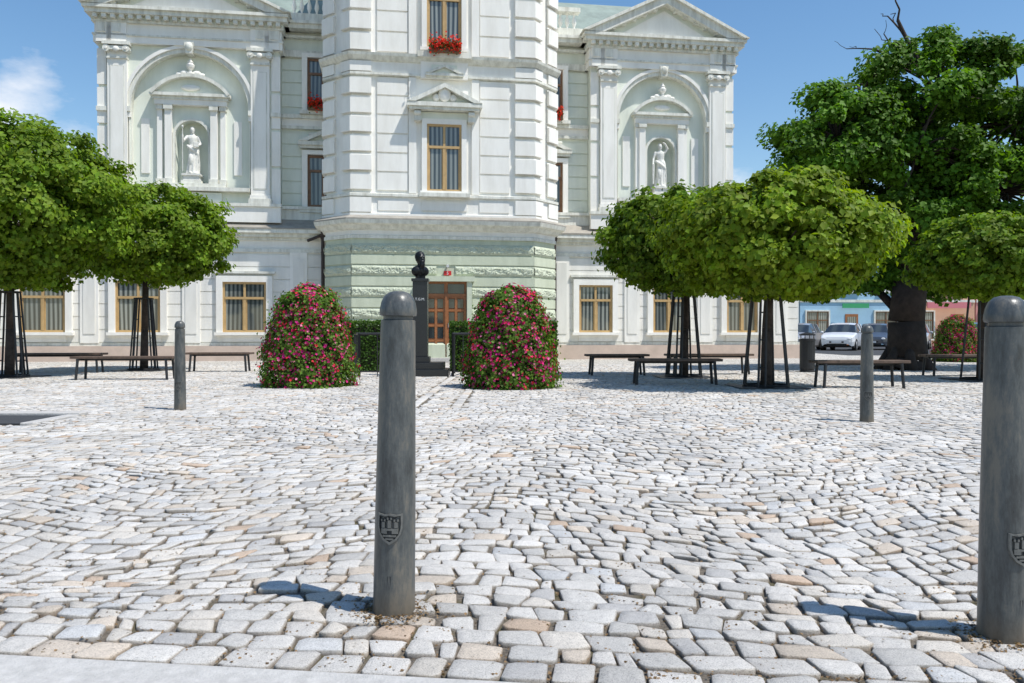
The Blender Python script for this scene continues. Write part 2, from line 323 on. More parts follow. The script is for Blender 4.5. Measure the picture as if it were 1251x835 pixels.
# recessed bays
for a,c in((-7.92,cxs-3.7),(cxs+3.7,2.79)):
    for z0,z1,p in((4.6,5.12,.02),(5.12,5.22,.1),(7.9,8.0,-.12),(8.25,8.37,-.05),(10.34,10.56,-.1),(10.98,11.06,-.05),(11.2,11.34,.25),(11.34,11.44,.33)): O.pb(a,c,-.25,p,z0,z1,'trim')
    O.pb(a,c,-.25,-.16,8.0,8.25,'white')
    zz=5.3
    while zz<10: 
        if not 7.5<zz<8.3: O.pb(a,c,-.25,-.215,zz,zz+.37,'mint')
        zz+=.42
for cx in(-6.5,1.3):
    window(WN,cx,8.6,10.3,1.1,-.2,'brown',sur=.0,trans=.7); window(WN,cx,4.95+.3,7.0,1.1,-.2,'brown',sur=.0,trans=.7)
    for z0,z1 in((8.6,10.3),(5.25,7.0)):
        for sx in(-1,1): O.pb(cx+sx*.64-.09,cx+sx*.64+.09,-.2,-.02,z0-.1,z1+.1,'white')
        O.pb(cx-.8,cx+.8,-.2,.08,z0-.22,z0-.1,'trim'); O.pb(cx-.73,cx+.73,-.2,-.01,z1+.1-.08,z1+.16,'white')
    pediment(O,cx,.85,7.45,.4,-.2,.1)
    O.tube((cx-.5,-.02,7.7),(cx+.5,-.02,7.7),.05,.05,'trim',8)
# parapet, balustrade and roof
W.box(bx0+.3,bx1-.3,.4,12,11.7,11.95,'trim')
for a,c in((-7.6,cxs-3.7),(cxs+3.7,2.45)):
    W.pb(a,c,-.3,.1,11.46,11.75,'trim'); W.pb(a,c,-.25,.1,12.35,12.5,'trim')
    n=int((c-a)/.25)
    for i in range(n): 
        q=a+.12+i*.25; O.lathe([(.05,0),(.03,.1),(.08,.25),(.07,.35),(.03,.5),(.05,.6)],'white',8,(q,.1,11.75))
R.mesh([(bx0+.4,.9,11.95),(bx1-.4,.9,11.95),(bx1-.4,11.6,11.95),(bx0+.4,11.6,11.95),(bx0+2.0,3.2,14.0),(bx1-2.0,3.2,14.0),(bx1-2.0,10,14.0),(bx0+2.0,10,14.0)],[(0,1,5,4),(1,2,6,5),(2,3,7,6),(3,0,4,7),(4,5,6,7)],'roof')
# tower
def plan(o,back=-2.0):
    f=2.9+.414*o; s=3.75+o; c=1.65+.414*o
    return [(cxs-s,-back),(cxs-s,-c),(cxs-f,-(2.5+o)),(cxs+f,-(2.5+o)),(cxs+s,-c),(cxs+s,-back)]
def tloft(b,prof):
    for (o0,z0,k0),(o1,z1,k1) in zip(prof[:-1],prof[1:]):
        a=plan(o0);c=plan(o1)
        for i in range(5): b.poly([(*a[i],z0),(*a[i+1],z0),(*c[i+1],z1),(*c[i],z1)],k0)
tloft(W,[(.12,0,'sage'),(.12,.55,'sage'),(.05,.62,'sage'),(0,.62,'sage'),(0,3.9,'sage'),(.06,3.9,'trim'),(.06,4.0,'trim'),(.02,4.02,'white'),(.02,4.16,'trim'),(.14,4.2,'trim'),(.2,4.3,'trim'),(.34,4.34,'trim'),(.38,4.46,'ledge'),(.38,4.5,'ledge'),(.12,4.62,'white'),
 (.12,4.68,'white'),(.06,4.7,'white'),(.06,5.2,'trim'),(.13,5.22,'trim'),(.13,5.3,'trim'),(.0,5.34,'white'),(-.02,5.34,'white'),(-.02,9.0,'trim'),(.1,9.03,'trim'),(.1,9.1,'trim'),(.03,9.12,'white'),(.03,9.45,'trim'),(.1,9.48,'trim'),(.2,9.6,'trim'),(.22,9.68,'ledge'),(.04,9.74,'white'),(-.02,9.74,'white'),(-.02,13.0,'trim'),(.1,13.1,'white'),(.1,13.5,'trim'),(.4,13.7,'trim'),(.45,14,'roof'),(.4,14.02,'roof'),(-1.2,17.5,'roof'),(-1.25,17.5,'roof')])
W.poly([(*q,17.5) for q in plan(-1.25)],'roof')
def roughband(z0,z1,holes=None):
    a=plan(.0)
    for i in range(5):
        A=np.array(a[i]);D=np.array(a[i+1])-A; Ln=np.linalg.norm(D); t=D/Ln; nrm=np.array([t[1],-t[0]])
        segs=[(0,Ln)]
        if i==2 and holes: segs=[(0,2.9+holes[0]),(2.9+holes[1],Ln)]
        for (u0,u1) in segs:
            nu=max(2,int((u1-u0)/.035)); nz=max(3,int((z1-z0)/.035))
            vs=[];fs=[]
            for jz in range(nz+1):
                for ju in range(nu+1):
                    e=min(jz,nz-jz)/(nz/2); e=min(1,e*2.2)
                    if ju in(0,nu): e*=.7
                    blk=.008*math.sin((u0+(u1-u0)*ju/nu)*9.5+jz)
                    d=.012+e*(.03+.035*random.random()+blk)
                    q=A+t*(u0+(u1-u0)*ju/nu)+nrm*d; vs.append((q[0],q[1],z0+(z1-z0)*jz/nz))
            for jz in range(nz):
                for ju in range(nu):
                    k=jz*(nu+1)+ju; fs.append((k,k+1,k+nu+2,k+nu+1))
            W.mesh(vs,fs,'sagerough')
dh=(-.78,.88)
roughband(3.42,3.74); roughband(2.74,3.06,(-.25,.35))
for z0,z1 in((2.06,2.38),(1.38,1.7),(.72,1.04)): roughband(z0,z1,dh)
for z0,z1 in((3.1,3.38),(2.42,2.7),(1.74,2.02),(1.08,1.34)):
    a=plan(.035)
    for i in range(5):
        if i==2 and z0<2.6:
            W.pb(cxs-2.91,cxs-.8,2.5,2.535,z0,z1,'sage'); W.pb(cxs+.9,cxs+2.91,2.5,2.535,z0,z1,'sage')
        else:
            A=a[i];D=a[i+1];p0=plan(.0); W.mesh([(*A,z0),(*D,z0),(*D,z1),(*A,z1),(*p0[i],z0),(*p0[i+1],z0),(*p0[i+1],z1),(*p0[i],z1)],[(0,1,2,3),(0,4,5,1),(3,2,6,7)],'sage')
# door
dx=cxs+.05
O.pb(dx-.82,dx-.66,2.5,2.72,0,2.56,'sage'); O.pb(dx+.66,dx+.82,2.5,2.72,0,2.56,'sage'); O.pb(dx-.9,dx+.9,2.5,2.78,2.56,2.72,'sage')
O.pb(dx-1.0,dx+1.0,2.5,3.1,0,.14,'kerb')
WN.pb(dx-.66,dx+.66,2.5,2.54,.14,2.56,'door')
for sx in(-1,1):
    q=dx+sx*.32
    for zz,hh in((.25,.4),(.72,.42),(1.2,.42),(1.68,.36)):
        for rx in(-.14,.14):
            WN.pb(q+rx-.09,q+rx+.09,2.54,2.565,zz+.04,zz+hh-.04,'darkglass' if zz>.7 else 'brown')
    WN.pb(q-.3,q+.3,2.54,2.575,.16,.22,'door')
    for rx in(-.28,0,.28): WN.pb(q+rx-.04,q+rx+.04,2.54,2.585,.22,2.06,'door')
    for zz in(.65,1.13,1.61,2.05): WN.pb(q-.31,q+.31,2.54,2.58,zz,zz+.07,'door')
    WN.pb(q-.26,q+.26,2.54,2.56,2.18,2.48,'darkglass')
WN.pb(dx-.66,dx+.66,2.54,2.6,2.1,2.17,'door'); WN.pb(dx-.03,dx+.03,2.54,2.62,.16,2.1,'door'); WN.tube((dx+.07,-2.6,1.1),(dx+.07,-2.6,1.25),.015,.015,'chrome')
WN.pb(cxs-.02,cxs+.22,2.54,2.58,2.76,2.9,'red')
WN.tube((cxs+.1,-2.5,3.08),(cxs+.1,-2.66,3.05),.03,.05,'lettering'); 
# quoin piers
f=2.9
def quoin(z0,z1,o=.09):
    for sx in(-1,1):
        k=o*.414
        pts=[(f-.62,2.4),(f-.62,2.5+o),(f+k,2.5+o),(f+.3+k,2.2+o),(f+.2,2.1)]
        q=[(cxs+sx*x,-y) for x,y in pts]
        if sx>0: q=q[::-1]
        O.prism_xy(q,z0,z1,'white')
        pts=[(f+.5,2.0-.1),(f+.5+o*.7,2.0+o*.7),(f+.85+o,1.65+k),(f+.85+o,1.2),(f+.75,1.2)]
        q=[(cxs+sx*x,-y) for x,y in pts]
        if sx>0: q=q[::-1]
        O.prism_xy(q,z0,z1,'white')
def courses(z0,z1,n):
    st=(z1-z0)/n
    for i in range(n):
        a=z0+i*st; quoin(a+.04,a+st-.1,.12 if i%2 else .085)
        quoin(a+st-.1,a+st-.05,.05)
        for sx in(-1,1):
            x0,x1=cxs+sx*1.15,cxs+sx*2.1; x0,x1=min(x0,x1),max(x0,x1)
            O.pb(x0,x1,2.48,2.525,a+.03,a+st-.03,'white')
courses(5.4,9.0,6); courses(9.76,13,5); 
quoin(4.72,5.18,.12); quoin(9.13,9.44,.1)
for sx in(-1,1):
    for zz0,zz1 in((5.34,9.0),(9.74,13)):
        q=cxs+sx*1.0; O.pb(q-.12,q+.12,2.48,2.56,zz0,zz1,'white')
    q=cxs+sx*1.6; O.pb(q-.48,q+.48,2.56,2.585,4.78,5.12,'white')
window(WN,cxs,5.42,7.55,1.1,2.48,sur=.16,trans=.66,surk='white'); window(WN,cxs,9.95,12.3,1.1,2.48,sur=.16,trans=.66,surk='white')
O.pb(cxs-.8,cxs+.8,2.5,2.8,5.22,5.34,'trim'); O.pb(cxs-.72,cxs+.72,2.56,2.6,4.8,5.1,'white')
for zz in(8.16,13.5):
    pediment(O,cxs,1.18,zz,.6,2.48,2.92)
    if zz<9:
        for sx in(-1,1):
            O.pb(cxs+sx*.85-.1,cxs+sx*.85+.1,2.48,2.75,zz-.55,zz-.24,'trim'); O.tube((cxs+sx*.85-.1,-2.74,zz-.32),(cxs+sx*.85+.1,-2.74,zz-.32),.08,.08,'trim',10)
        O.pb(cxs-.75,cxs+.75,2.48,2.6,zz-.5,zz-.24,'mint'); O.ell((cxs,-2.78,zz+.28),(.2,.1,.24),'white'); 
        for sx in(-1,1): O.ell((cxs+sx*.27,-2.74,zz+.18),(.12,.07,.12),'white')
O.pb(cxs-.75,cxs+.75,2.5,2.62,8.98,9.5,'white'); O.pb(cxs-.85,cxs+.85,2.5,2.8,9.6,9.78,'trim'); O.pb(cxs-.4,cxs+.4,2.62,2.66,9.1,9.4,'mint')
pediment(O,cxs,.6,9.12,.28,2.5,2.74,t=.08)
for (x,p) in((-6.62+.25-.12,.5),(cxs+3.75+.22,.5)):
    R.tube((x,-p-.1,4.4),(x,-p-.1,.3),.06,.06,'pipe',10); R.tube((x,-p-.1,4.3),(x,-p-.1,4.05),.12,.07,'pipe',10)
    for zz in(1.2,2.4,3.6): R.tube((x,-p-.1,zz),(x,-p-.1,zz+.05),.07,.07,'pipe',10)
R.tube((-7.0,-.6,4.0),(-6.52,-.6,4.2),.05,.05,'pipe',8)
W.obj('walls',hall); O.obj('cornices_and_pilasters',hall); WN.obj('windows_and_door',hall); R.obj('roof_and_drainpipes',hall)
def text(t,size,loc,rz,mat,name,parent=None):
    cu=bpy.data.curves.new(name,'FONT'); cu.body=t; cu.size=size; cu.extrude=.003; cu.align_x='CENTER'; cu.materials.append(M[mat])
    o=bpy.data.objects.new(name,cu); C.objects.link(o); o.location=loc; o.rotation_euler=(pi/2,0,rz); 
    if parent:o.parent=parent
    return o
text('5',.13,(cxs+.1,-2.585,2.785),0,'lettering','house_number',hall)
def flowers(name,Cn,Nn,cols,size,parent=None):
    n=len(Cn); Nn=Nn/np.linalg.norm(Nn,axis=1,keepdims=True)
    t=rng.normal(size=(n,3)); t-=Nn*(t*Nn).sum(1,keepdims=True); t/=np.linalg.norm(t,axis=1,keepdims=True); b=np.cross(Nn,t)
    s=(size*rng.uniform(.7,1.25,n))[:,None]; V=[Cn-Nn*s*.15]
    for i in range(10):
        a=2*pi*i/10; r=.5 if i%2==0 else .3
        V.append(Cn+(t*math.cos(a)+b*math.sin(a))*s*r+Nn*s*.1)
    V=np.stack(V,1).reshape(-1,3); base=np.arange(n)[:,None]*11
    tri=[]
    for i in range(10): tri+=[base,base+1+i,base+1+(i+1)%10]
    loops=np.concatenate(tri,1).ravel()
    return npmesh(name,V,loops,np.arange(0,30*n,3),'petal',np.repeat(cols,11,0),parent)
for (cx,p,z,w) in((cxs,2.86,9.86,.5),(-6.5,.12,8.62,.5),(1.3,.12,8.62,.5)):
    e=empty('flower_box',L2W(cx,p,z),TH)
    b=B(); b.box(-w,w,-.08,.08,-.14,0,'brown'); b.obj('box',e)
    n=700; c=np.column_stack([rng.uniform(-w,w,n),rng.normal(-.04,.07,n),rng.normal(.08,.10,n)])
    leaves('leaves',c,unit(n)+[0,-.6,.5],.06,np.array([.05,.1,.02])*rng.uniform(.6,1.3,(n,1)),parent=e)
    n=340; c=np.column_stack([rng.uniform(-w,w,n),rng.normal(-.1,.07,n),rng.normal(.1,.12,n)])
    flowers('blossoms',c,unit(n)*.6+[0,-.8,.4],np.array([.75,.04,.02])*rng.uniform(.7,1.2,(n,1)),.075,e)
# ------------------------------------------------------------------ statues
def finish_remesh(o,vx):
    m=o.modifiers.new('fuse','REMESH'); m.mode='VOXEL'; m.voxel_size=vx; m.use_smooth_shade=True
    s=o.modifiers.new('sm','SMOOTH'); s.factor=.5; s.iterations=2
def robe(b,secs,n=40,folds=9,ph=0):
    vs=[];fs=[]
    for (z,x,y,rx,ry,am) in secs:
        for i in range(n):
            t=2*pi*i/n; k=1+am*math.cos(folds*t+ph+z*1.6)+am*.5*math.cos(4*t+z*3)
            vs.append((x+rx*k*math.cos(t),y+ry*k*math.sin(t),z))
    for j in range(len(secs)-1):
        for i in range(n): fs.append((j*n+i,j*n+(i+1)%n,(j+1)*n+(i+1)%n,(j+1)*n+i))
    fs.append(tuple(range(n-1,-1,-1))); fs.append(tuple((len(secs)-1)*n+i for i in range(n)))
    b.mesh(vs,fs,'statue')
def limb(b,pts,k='statue'):
    for (a,ra),(c,rc) in zip(pts[:-1],pts[1:]):
        b.tube(a,c,ra,rc,k,10)
    for a,ra in pts: b.ell(a,(ra,)*3,k,10,8)
def head(b,c,k,s=1,beard=False):
    x,y,z=c
    b.ell((x,y,z),(.075*s,.09*s,.11*s),k,18,14); b.ell((x,y-.085*s,z-.015*s),(.014*s,.022*s,.028*s),k)
    b.ell((x,y-.05*s,z-.08*s),(.045*s,.04*s,.035*s),k)
    for sx in(-1,1):
        b.ell((x+sx*.076*s,y+.005*s,z-.01*s),(.013*s,.022*s,.032*s),k); b.ell((x+sx*.03*s,y-.075*s,z+.03*s),(.028*s,.016*s,.01*s),k)
        b.ell((x+sx*.035*s,y-.062*s,z-.03*s),(.024*s,.02*s,.02*s),k)
    b.ell((x,y+.025*s,z+.04*s),(.088*s,.09*s,.095*s),k,18,12)
    if beard: b.ell((x,y-.07*s,z-.1*s),(.05*s,.045*s,.075*s),k); b.ell((x,y-.095*s,z-.05*s),(.045*s,.02*s,.014*s),k)
def statue(loc,mirror,variant):
    b=B()
    robe(b,[(0,0,0,.21,.17,.12),(.1,0,0,.2,.165,.12),(.35,.01,0,.175,.15,.11),(.6,.03,-.01,.165,.14,.09),(.8,.04,0,.175,.14,.06),(.92,.035,0,.16,.125,.03),(1.02,.02,0,.125,.1,.02),(1.12,.01,0,.145,.11,.02),(1.22,0,0,.165,.115,.02),(1.3,0,0,.165,.09,0),(1.35,0,0,.08,.06,0),(1.42,0,-.005,.05,.05,0)])
    b.ell((-.06,-.12,.5),(.08,.08,.2),'statue'); limb(b,[((-.15,-.08,.95),.05),((0,-.15,.82),.055),((.16,-.08,.7),.06),((.2,-.02,.4),.045),((.21,0,.1),.03)])
    b.ell((-.07,-.17,.03),(.05,.09,.035),'statue'); b.ell((.09,-.15,.03),(.05,.09,.035),'statue')
    head(b,(.0,-.02,1.5),'statue'); b.ell((0,.08,1.53),(.055,.06,.05),'statue')
    if variant==0:
        limb(b,[((-.17,0,1.28),.055),((-.3,-.06,1.1),.045),((-.31,-.18,1.24),.035),((-.31,-.2,1.28),.032)])
        limb(b,[((.17,0,1.28),.055),((.25,-.02,1.05),.045),((.16,-.17,.97),.036),((.1,-.19,.98),.03)])
        b.tube((-.31,-.22,.05),(-.31,-.22,1.55),.016,.016,'statue',8); b.ell((-.31,-.22,1.57),(.04,.03,.05),'statue')
        b.box(.02,.2,-.24,-.19,.9,1.08,'statue')
    else:
        limb(b,[((.17,0,1.28),.055),((.27,-.03,1.42),.045),((.17,-.08,1.6),.036),((.1,-.08,1.63),.03)])
        limb(b,[((-.17,0,1.28),.055),((-.25,-.02,1.05),.045),((-.27,-.1,.86),.036),((-.26,-.13,.8),.032)])
        b.tube((-.27,-.13,.1),(-.27,-.13,.85),.035,.05,'statue',8)
    o=b.obj('statue'); finish_remesh(o,.016); o.location=loc; o.rotation_euler=(0,0,TH+(.2 if variant==0 else -.15)); o.scale=(.98*(-1 if mirror else 1),.98,.98)
statue(L2W(-10.77,.04,6.2),False,0); statue(L2W(5.42,.04,6.2),False,1)
# ------------------------------------------------------------------ monument
mo=empty('bust_monument',(-1.93,17.3,0),.03)
b=B(); b.box(-.42,.6,-.38,.5,0,.16,'granite'); b.box(-.32,.5,-.3,.42,.16,.3,'granite'); b.box(-.2,.2,-.2,.2,.3,.42,'granite')
b.prism_xy([(-.155,-.155),(.155,-.155),(.155,.155),(-.155,.155)],.42,2.02,'granite'); b.box(-.18,.18,-.18,.18,2.0,2.06,'granite'); b.obj('pedestal',mo,bevel=.008)
b=B(); b.ell((0,.02,.16),(.2,.12,.13),'bronze',18,12); b.box(-.09,.09,-.06,.08,0,.12,'bronze'); b.tube((0,.02,.2),(0,0,.34),.07,.06,'bronze',12); head(b,(0,0,.42),'bronze',1.25,True)
b.prism_xz([(-.05,.2),(.05,.2),(0,.08)],-.0,.11,'bronze')
o=b.obj('bust',mo); finish_remesh(o,.012); o.location=(0,0,2.06); o.rotation_euler=(0,0,.5)
text('T.G.M.',.075,(0,-.158,1.6),0,'lettering','inscription',mo)
rl=empty('metal_railing',(0,0,0)); b=B()
for PL in([(-3.45,18.0),(-3.15,16.9),(-2.4,16.9),(-2.25,18.4)],[(-1.3,18.4),(-1.22,16.9),(-.8,16.9),(-.7,18.4)]):
    for a,c in zip(PL[:-1],PL[1:]):
        b.tube((*a,.9),(*c,.9),.026,.026,'steel'); b.tube((*a,.12),(*c,.12),.014,.014,'steel'); 
        n=max(2,int(math.dist(a,c)/.36))
        for i in range(n+1):
            q=[a[j]+(c[j]-a[j])*i/n for j in(0,1)]; b.tube((*q,0),(*q,.9),.026 if i in(0,n) else .010,.026 if i in(0,n) else .010,'steel')
b.obj('rails',rl)
# hedges
def hedge(x0,x1,y0,y1,h):
    e=empty('hedge',((x0+x1)/2,(y0+y1)/2,0)); hx=(x1-x0)/2;hy=(y1-y0)/2
    b=B(); b.box(-hx+.1,hx-.1,-hy+.1,hy-.1,0,h-.12,'barkdark'); b.obj('stems',e)
    n=int(9000*(x1-x0)/1.7); f=rng.integers(0,5,n); c=np.column_stack([rng.uniform(-hx,hx,n),rng.uniform(-hy,hy,n),rng.uniform(0,h,n)]); nn=np.zeros((n,3))
    d=np.abs(rng.normal(0,.05,n))
    m=f<=1; c[m,1]=-hy+d[m]; nn[m,1]=-1; m=f==2; c[m,2]=h-d[m]; nn[m,2]=1; m=f==3; c[m,0]=-hx+d[m]; nn[m,0]=-1; m=f==4; c[m,0]=hx-d[m]; nn[m,0]=1
    c+=rng.normal(0,.018,c.shape); c[:,2]=np.maximum(c[:,2],.01)
    leaves('foliage',c,nn+unit(n)*.9,.05,np.array([.06,.12,.025])*rng.uniform(.5,1.5,(n,1)),parent=e)
hedge(-3.95,-2.45,19.2,19.9,1.2); hedge(-1.45,1.05,19.2,19.9,1.18)
# ------------------------------------------------------------------ flower cones
def flowercone(x,y,w,h,seed=0):
    e=empty('flower_pyramid',(x,y,0)); rz=w/2
    b=B(); b.lathe([(rz*.5,0),(rz*.6,.12),(rz*.62,.3),(rz*.5,.35)],'steel',20); b.lathe([(rz*.6,.3),(rz*.75,.5),(rz*.6,h*.5),(rz*.4,h*.85),(.08,h-.15)],'barkdark',16); b.obj('planter',e)
    def prof(t):
        return np.interp(t,[0,.05,.18,.35,.6,.8,.92,1],[.90,1.0,1.0,.93,.80,.67,.54,.05])*rz
    def samp(n,j):
        t=rng.uniform(0,1,n)**1.05; a=rng.uniform(0,2*pi,n)
        top=rng.random(n)<.12; t[top]=rng.uniform(.9,1,top.sum())
        bump=1+.07*np.sin(a*5+seed)*np.sin(t*9+seed)+.06*np.sin(a*11+t*17+seed)+.05*np.sin(a*17-t*31)
        r=prof(t)*bump+rng.normal(0,j,n)
        c=np.column_stack([r*np.cos(a),r*np.sin(a),t*h+rng.normal(0,.035,n)+.05*np.sin(a*3+seed)*(t>.85)]); c[:,2]=np.maximum(c[:,2],.02)
        nn=np.column_stack([np.cos(a),np.sin(a),.35+1.5*np.maximum(t-.8,0)*4])
        return c,nn
    n=17000; c,nn=samp(n,.065); leaves('foliage',c,nn+unit(n)*.8,.055,np.array([.11,.20,.03])*rng.uniform(.4,1.4,(n,1)),parent=e)
    n=6300; c,nn=samp(n,.05); 
    k=(np.sin(c[:,0]*9+seed)*np.sin(c[:,2]*8+seed*2)+np.sin(c[:,1]*8)*.5+rng.normal(0,.7,n)-(c[:,2]<.3)*.6)>-.15; c=c[k];nn=nn[k];n=len(c)
    pal=np.array([[.55,.02,.19],[.64,.02,.12],[.45,.015,.19],[.72,.04,.06],[.75,.22,.38]]); col=pal[rng.choice(5,n,p=[.35,.22,.2,.12,.11])]*rng.uniform(.65,1.25,(n,1))
    nu=nn/np.linalg.norm(nn,axis=1,keepdims=True)
    flowers('blossoms',c+nu*.035,nn+unit(n)*.6,col,.052,e)
flowercone(-3.47,13.95,1.40,1.64,1); flowercone(-.02,13.6,1.38,1.6,2.5); flowercone(14.4,26.5,1.3,1.4,4)
# ------------------------------------------------------------------ globe maples
def guard(e,h=1.75,r0=.36,r1=.21):
    b=B()
    for i in range(4):
        a=pi/4+i*pi/2+.3
        for d in(-.13,.13):
            p0=(r0*math.cos(a+d*1.2),r0*math.sin(a+d*1.2),0); p1=(r1*math.cos(a+d*1.6),r1*math.sin(a+d*1.6),h); b.tube(p0,p1,.02,.02,'steel',6)
        for zz in(.35,.8,1.25):
            rr=r0+(r1-r0)*zz/h; b.tube((rr*math.cos(a-.15),rr*math.sin(a-.15),zz),(rr*math.cos(a+.15),rr*math.sin(a+.15),zz),.012,.012,'steel',6)
    for zz,rr in((h,r1),(.05,r0)):
        for i in range(16):
            a=2*pi*i/16;c=2*pi*(i+1)/16; b.tube((rr*math.cos(a),rr*math.sin(a),zz),(rr*math.cos(c),rr*math.sin(c),zz),.018,.018,'steel',6)
    b.box(-.55,.55,-.55,.55,.012,.03,'steel')
    b.obj('trunk_guard',e)
def maple(x,y,zb,zt,rx,cxo=0,n=24000,seed=0,col=(.125,.225,.018)):
    e=empty('maple_tree',(x,y,0)); r=np.random.default_rng(seed)
    zm=zb+(zt-zb)*.46; b=B(); 
    P=[Vector((0,0,0)),Vector((.02,.01,1.0)),Vector((.03+cxo*.1,0,zb+.15)),Vector((cxo*.5,0,zm))]
    for i,(a,c) in enumerate(zip(P[:-1],P[1:])): b.tube(a,c,.1-.015*i,.085-.015*i,'bark',10)
    for i in range(16):
        a=2*pi*i/16+.3*math.sin(i*7); q=P[2].lerp(P[3],(i%5)/5); rr=rx*(.5+.3*((i*37%10)/10))
        m=q+Vector((math.cos(a)*rr*.5,math.sin(a)*rr*.5,(zt-zb)*.2)); t=q+Vector((math.cos(a)*rr+cxo*.5,math.sin(a)*rr,(zt-zb)*(.2+.3*((i*13%7)/7))))
        b.tube(q,m,.04,.028,'bark',6); b.tube(m,t,.028,.01,'bark',6)
    b.obj('trunk',e,smooth=True); guard(e)
    nc=380; k=np.arange(nc)+.5; ph=np.arccos(1-2*k/nc); th=pi*(1+5**.5)*k
    d=np.column_stack([np.cos(th)*np.sin(ph),np.sin(th)*np.sin(ph),np.cos(ph)])+r.normal(0,.09,(nc,3)); d/=np.linalg.norm(d,axis=1,keepdims=True)
    up=d[:,2]>0; hz=np.where(up,zt-zm,zm-zb)
    rad=1+.06*np.sin(d[:,0]*5+seed)*np.cos(d[:,1]*4+seed)+r.normal(0,.075,nc)
    inner=r.random(nc)<.22; rad=np.where(inner,rad*.6,rad*.87)
    hor=np.hypot(d[:,0],d[:,1]); sh=np.where(up,hor**.82/np.maximum(hor,.05),hor**1.0/np.maximum(hor,.05)*.98)
    cc=np.column_stack([cxo+d[:,0]*rx*rad*sh,d[:,1]*rx*rad*sh,zm+d[:,2]*hz*rad])
    per=n//nc; ids=np.repeat(np.arange(nc),per); N=len(ids)
    cr=rx*r.uniform(.09,.19,nc); off=unit(N)*(r.random((N,1))**.5); off[:,2]*=.65
    c=cc[ids]+off*cr[ids][:,None]*(1+.5*(r.random((N,1))<.12))
    lowk=c[:,2]<zb-.05; c[lowk,2]=zb-.05+r.random(lowk.sum())*.25
    nn=off*.7+(c-np.array([cxo,0,zm-.4]))/rx*.7+np.array([0,-.05,.3])+unit(N)*.65
    tone=r.uniform(.7,1.2,nc)[ids]*r.uniform(.7,1.3,N)
    hue=r.uniform(0,1,N)
    col=np.array(col)[None]*tone[:,None]*np.column_stack([1+.3*hue,np.ones(N),np.ones(N)])
    leaves('crown',c,nn,.108,col,parent=e)
maple(-10.25,16.7,1.85,5.3,2.4,.0,62000,1)
maple(-8.9,19.8,2.05,4.5,1.85,.25,36000,2)
maple(3.5,16.7,1.7,3.85,1.68,.0,34000,3)
maple(4.22,13.6,1.5,3.45,1.93,.18,48000,4,col=(.155,.255,.018))
maple(8.95,15.6,1.55,3.15,1.35,.1,26000,5)
maple(-14.6,20.5,2.1,4.7,1.9,0,18000,6)
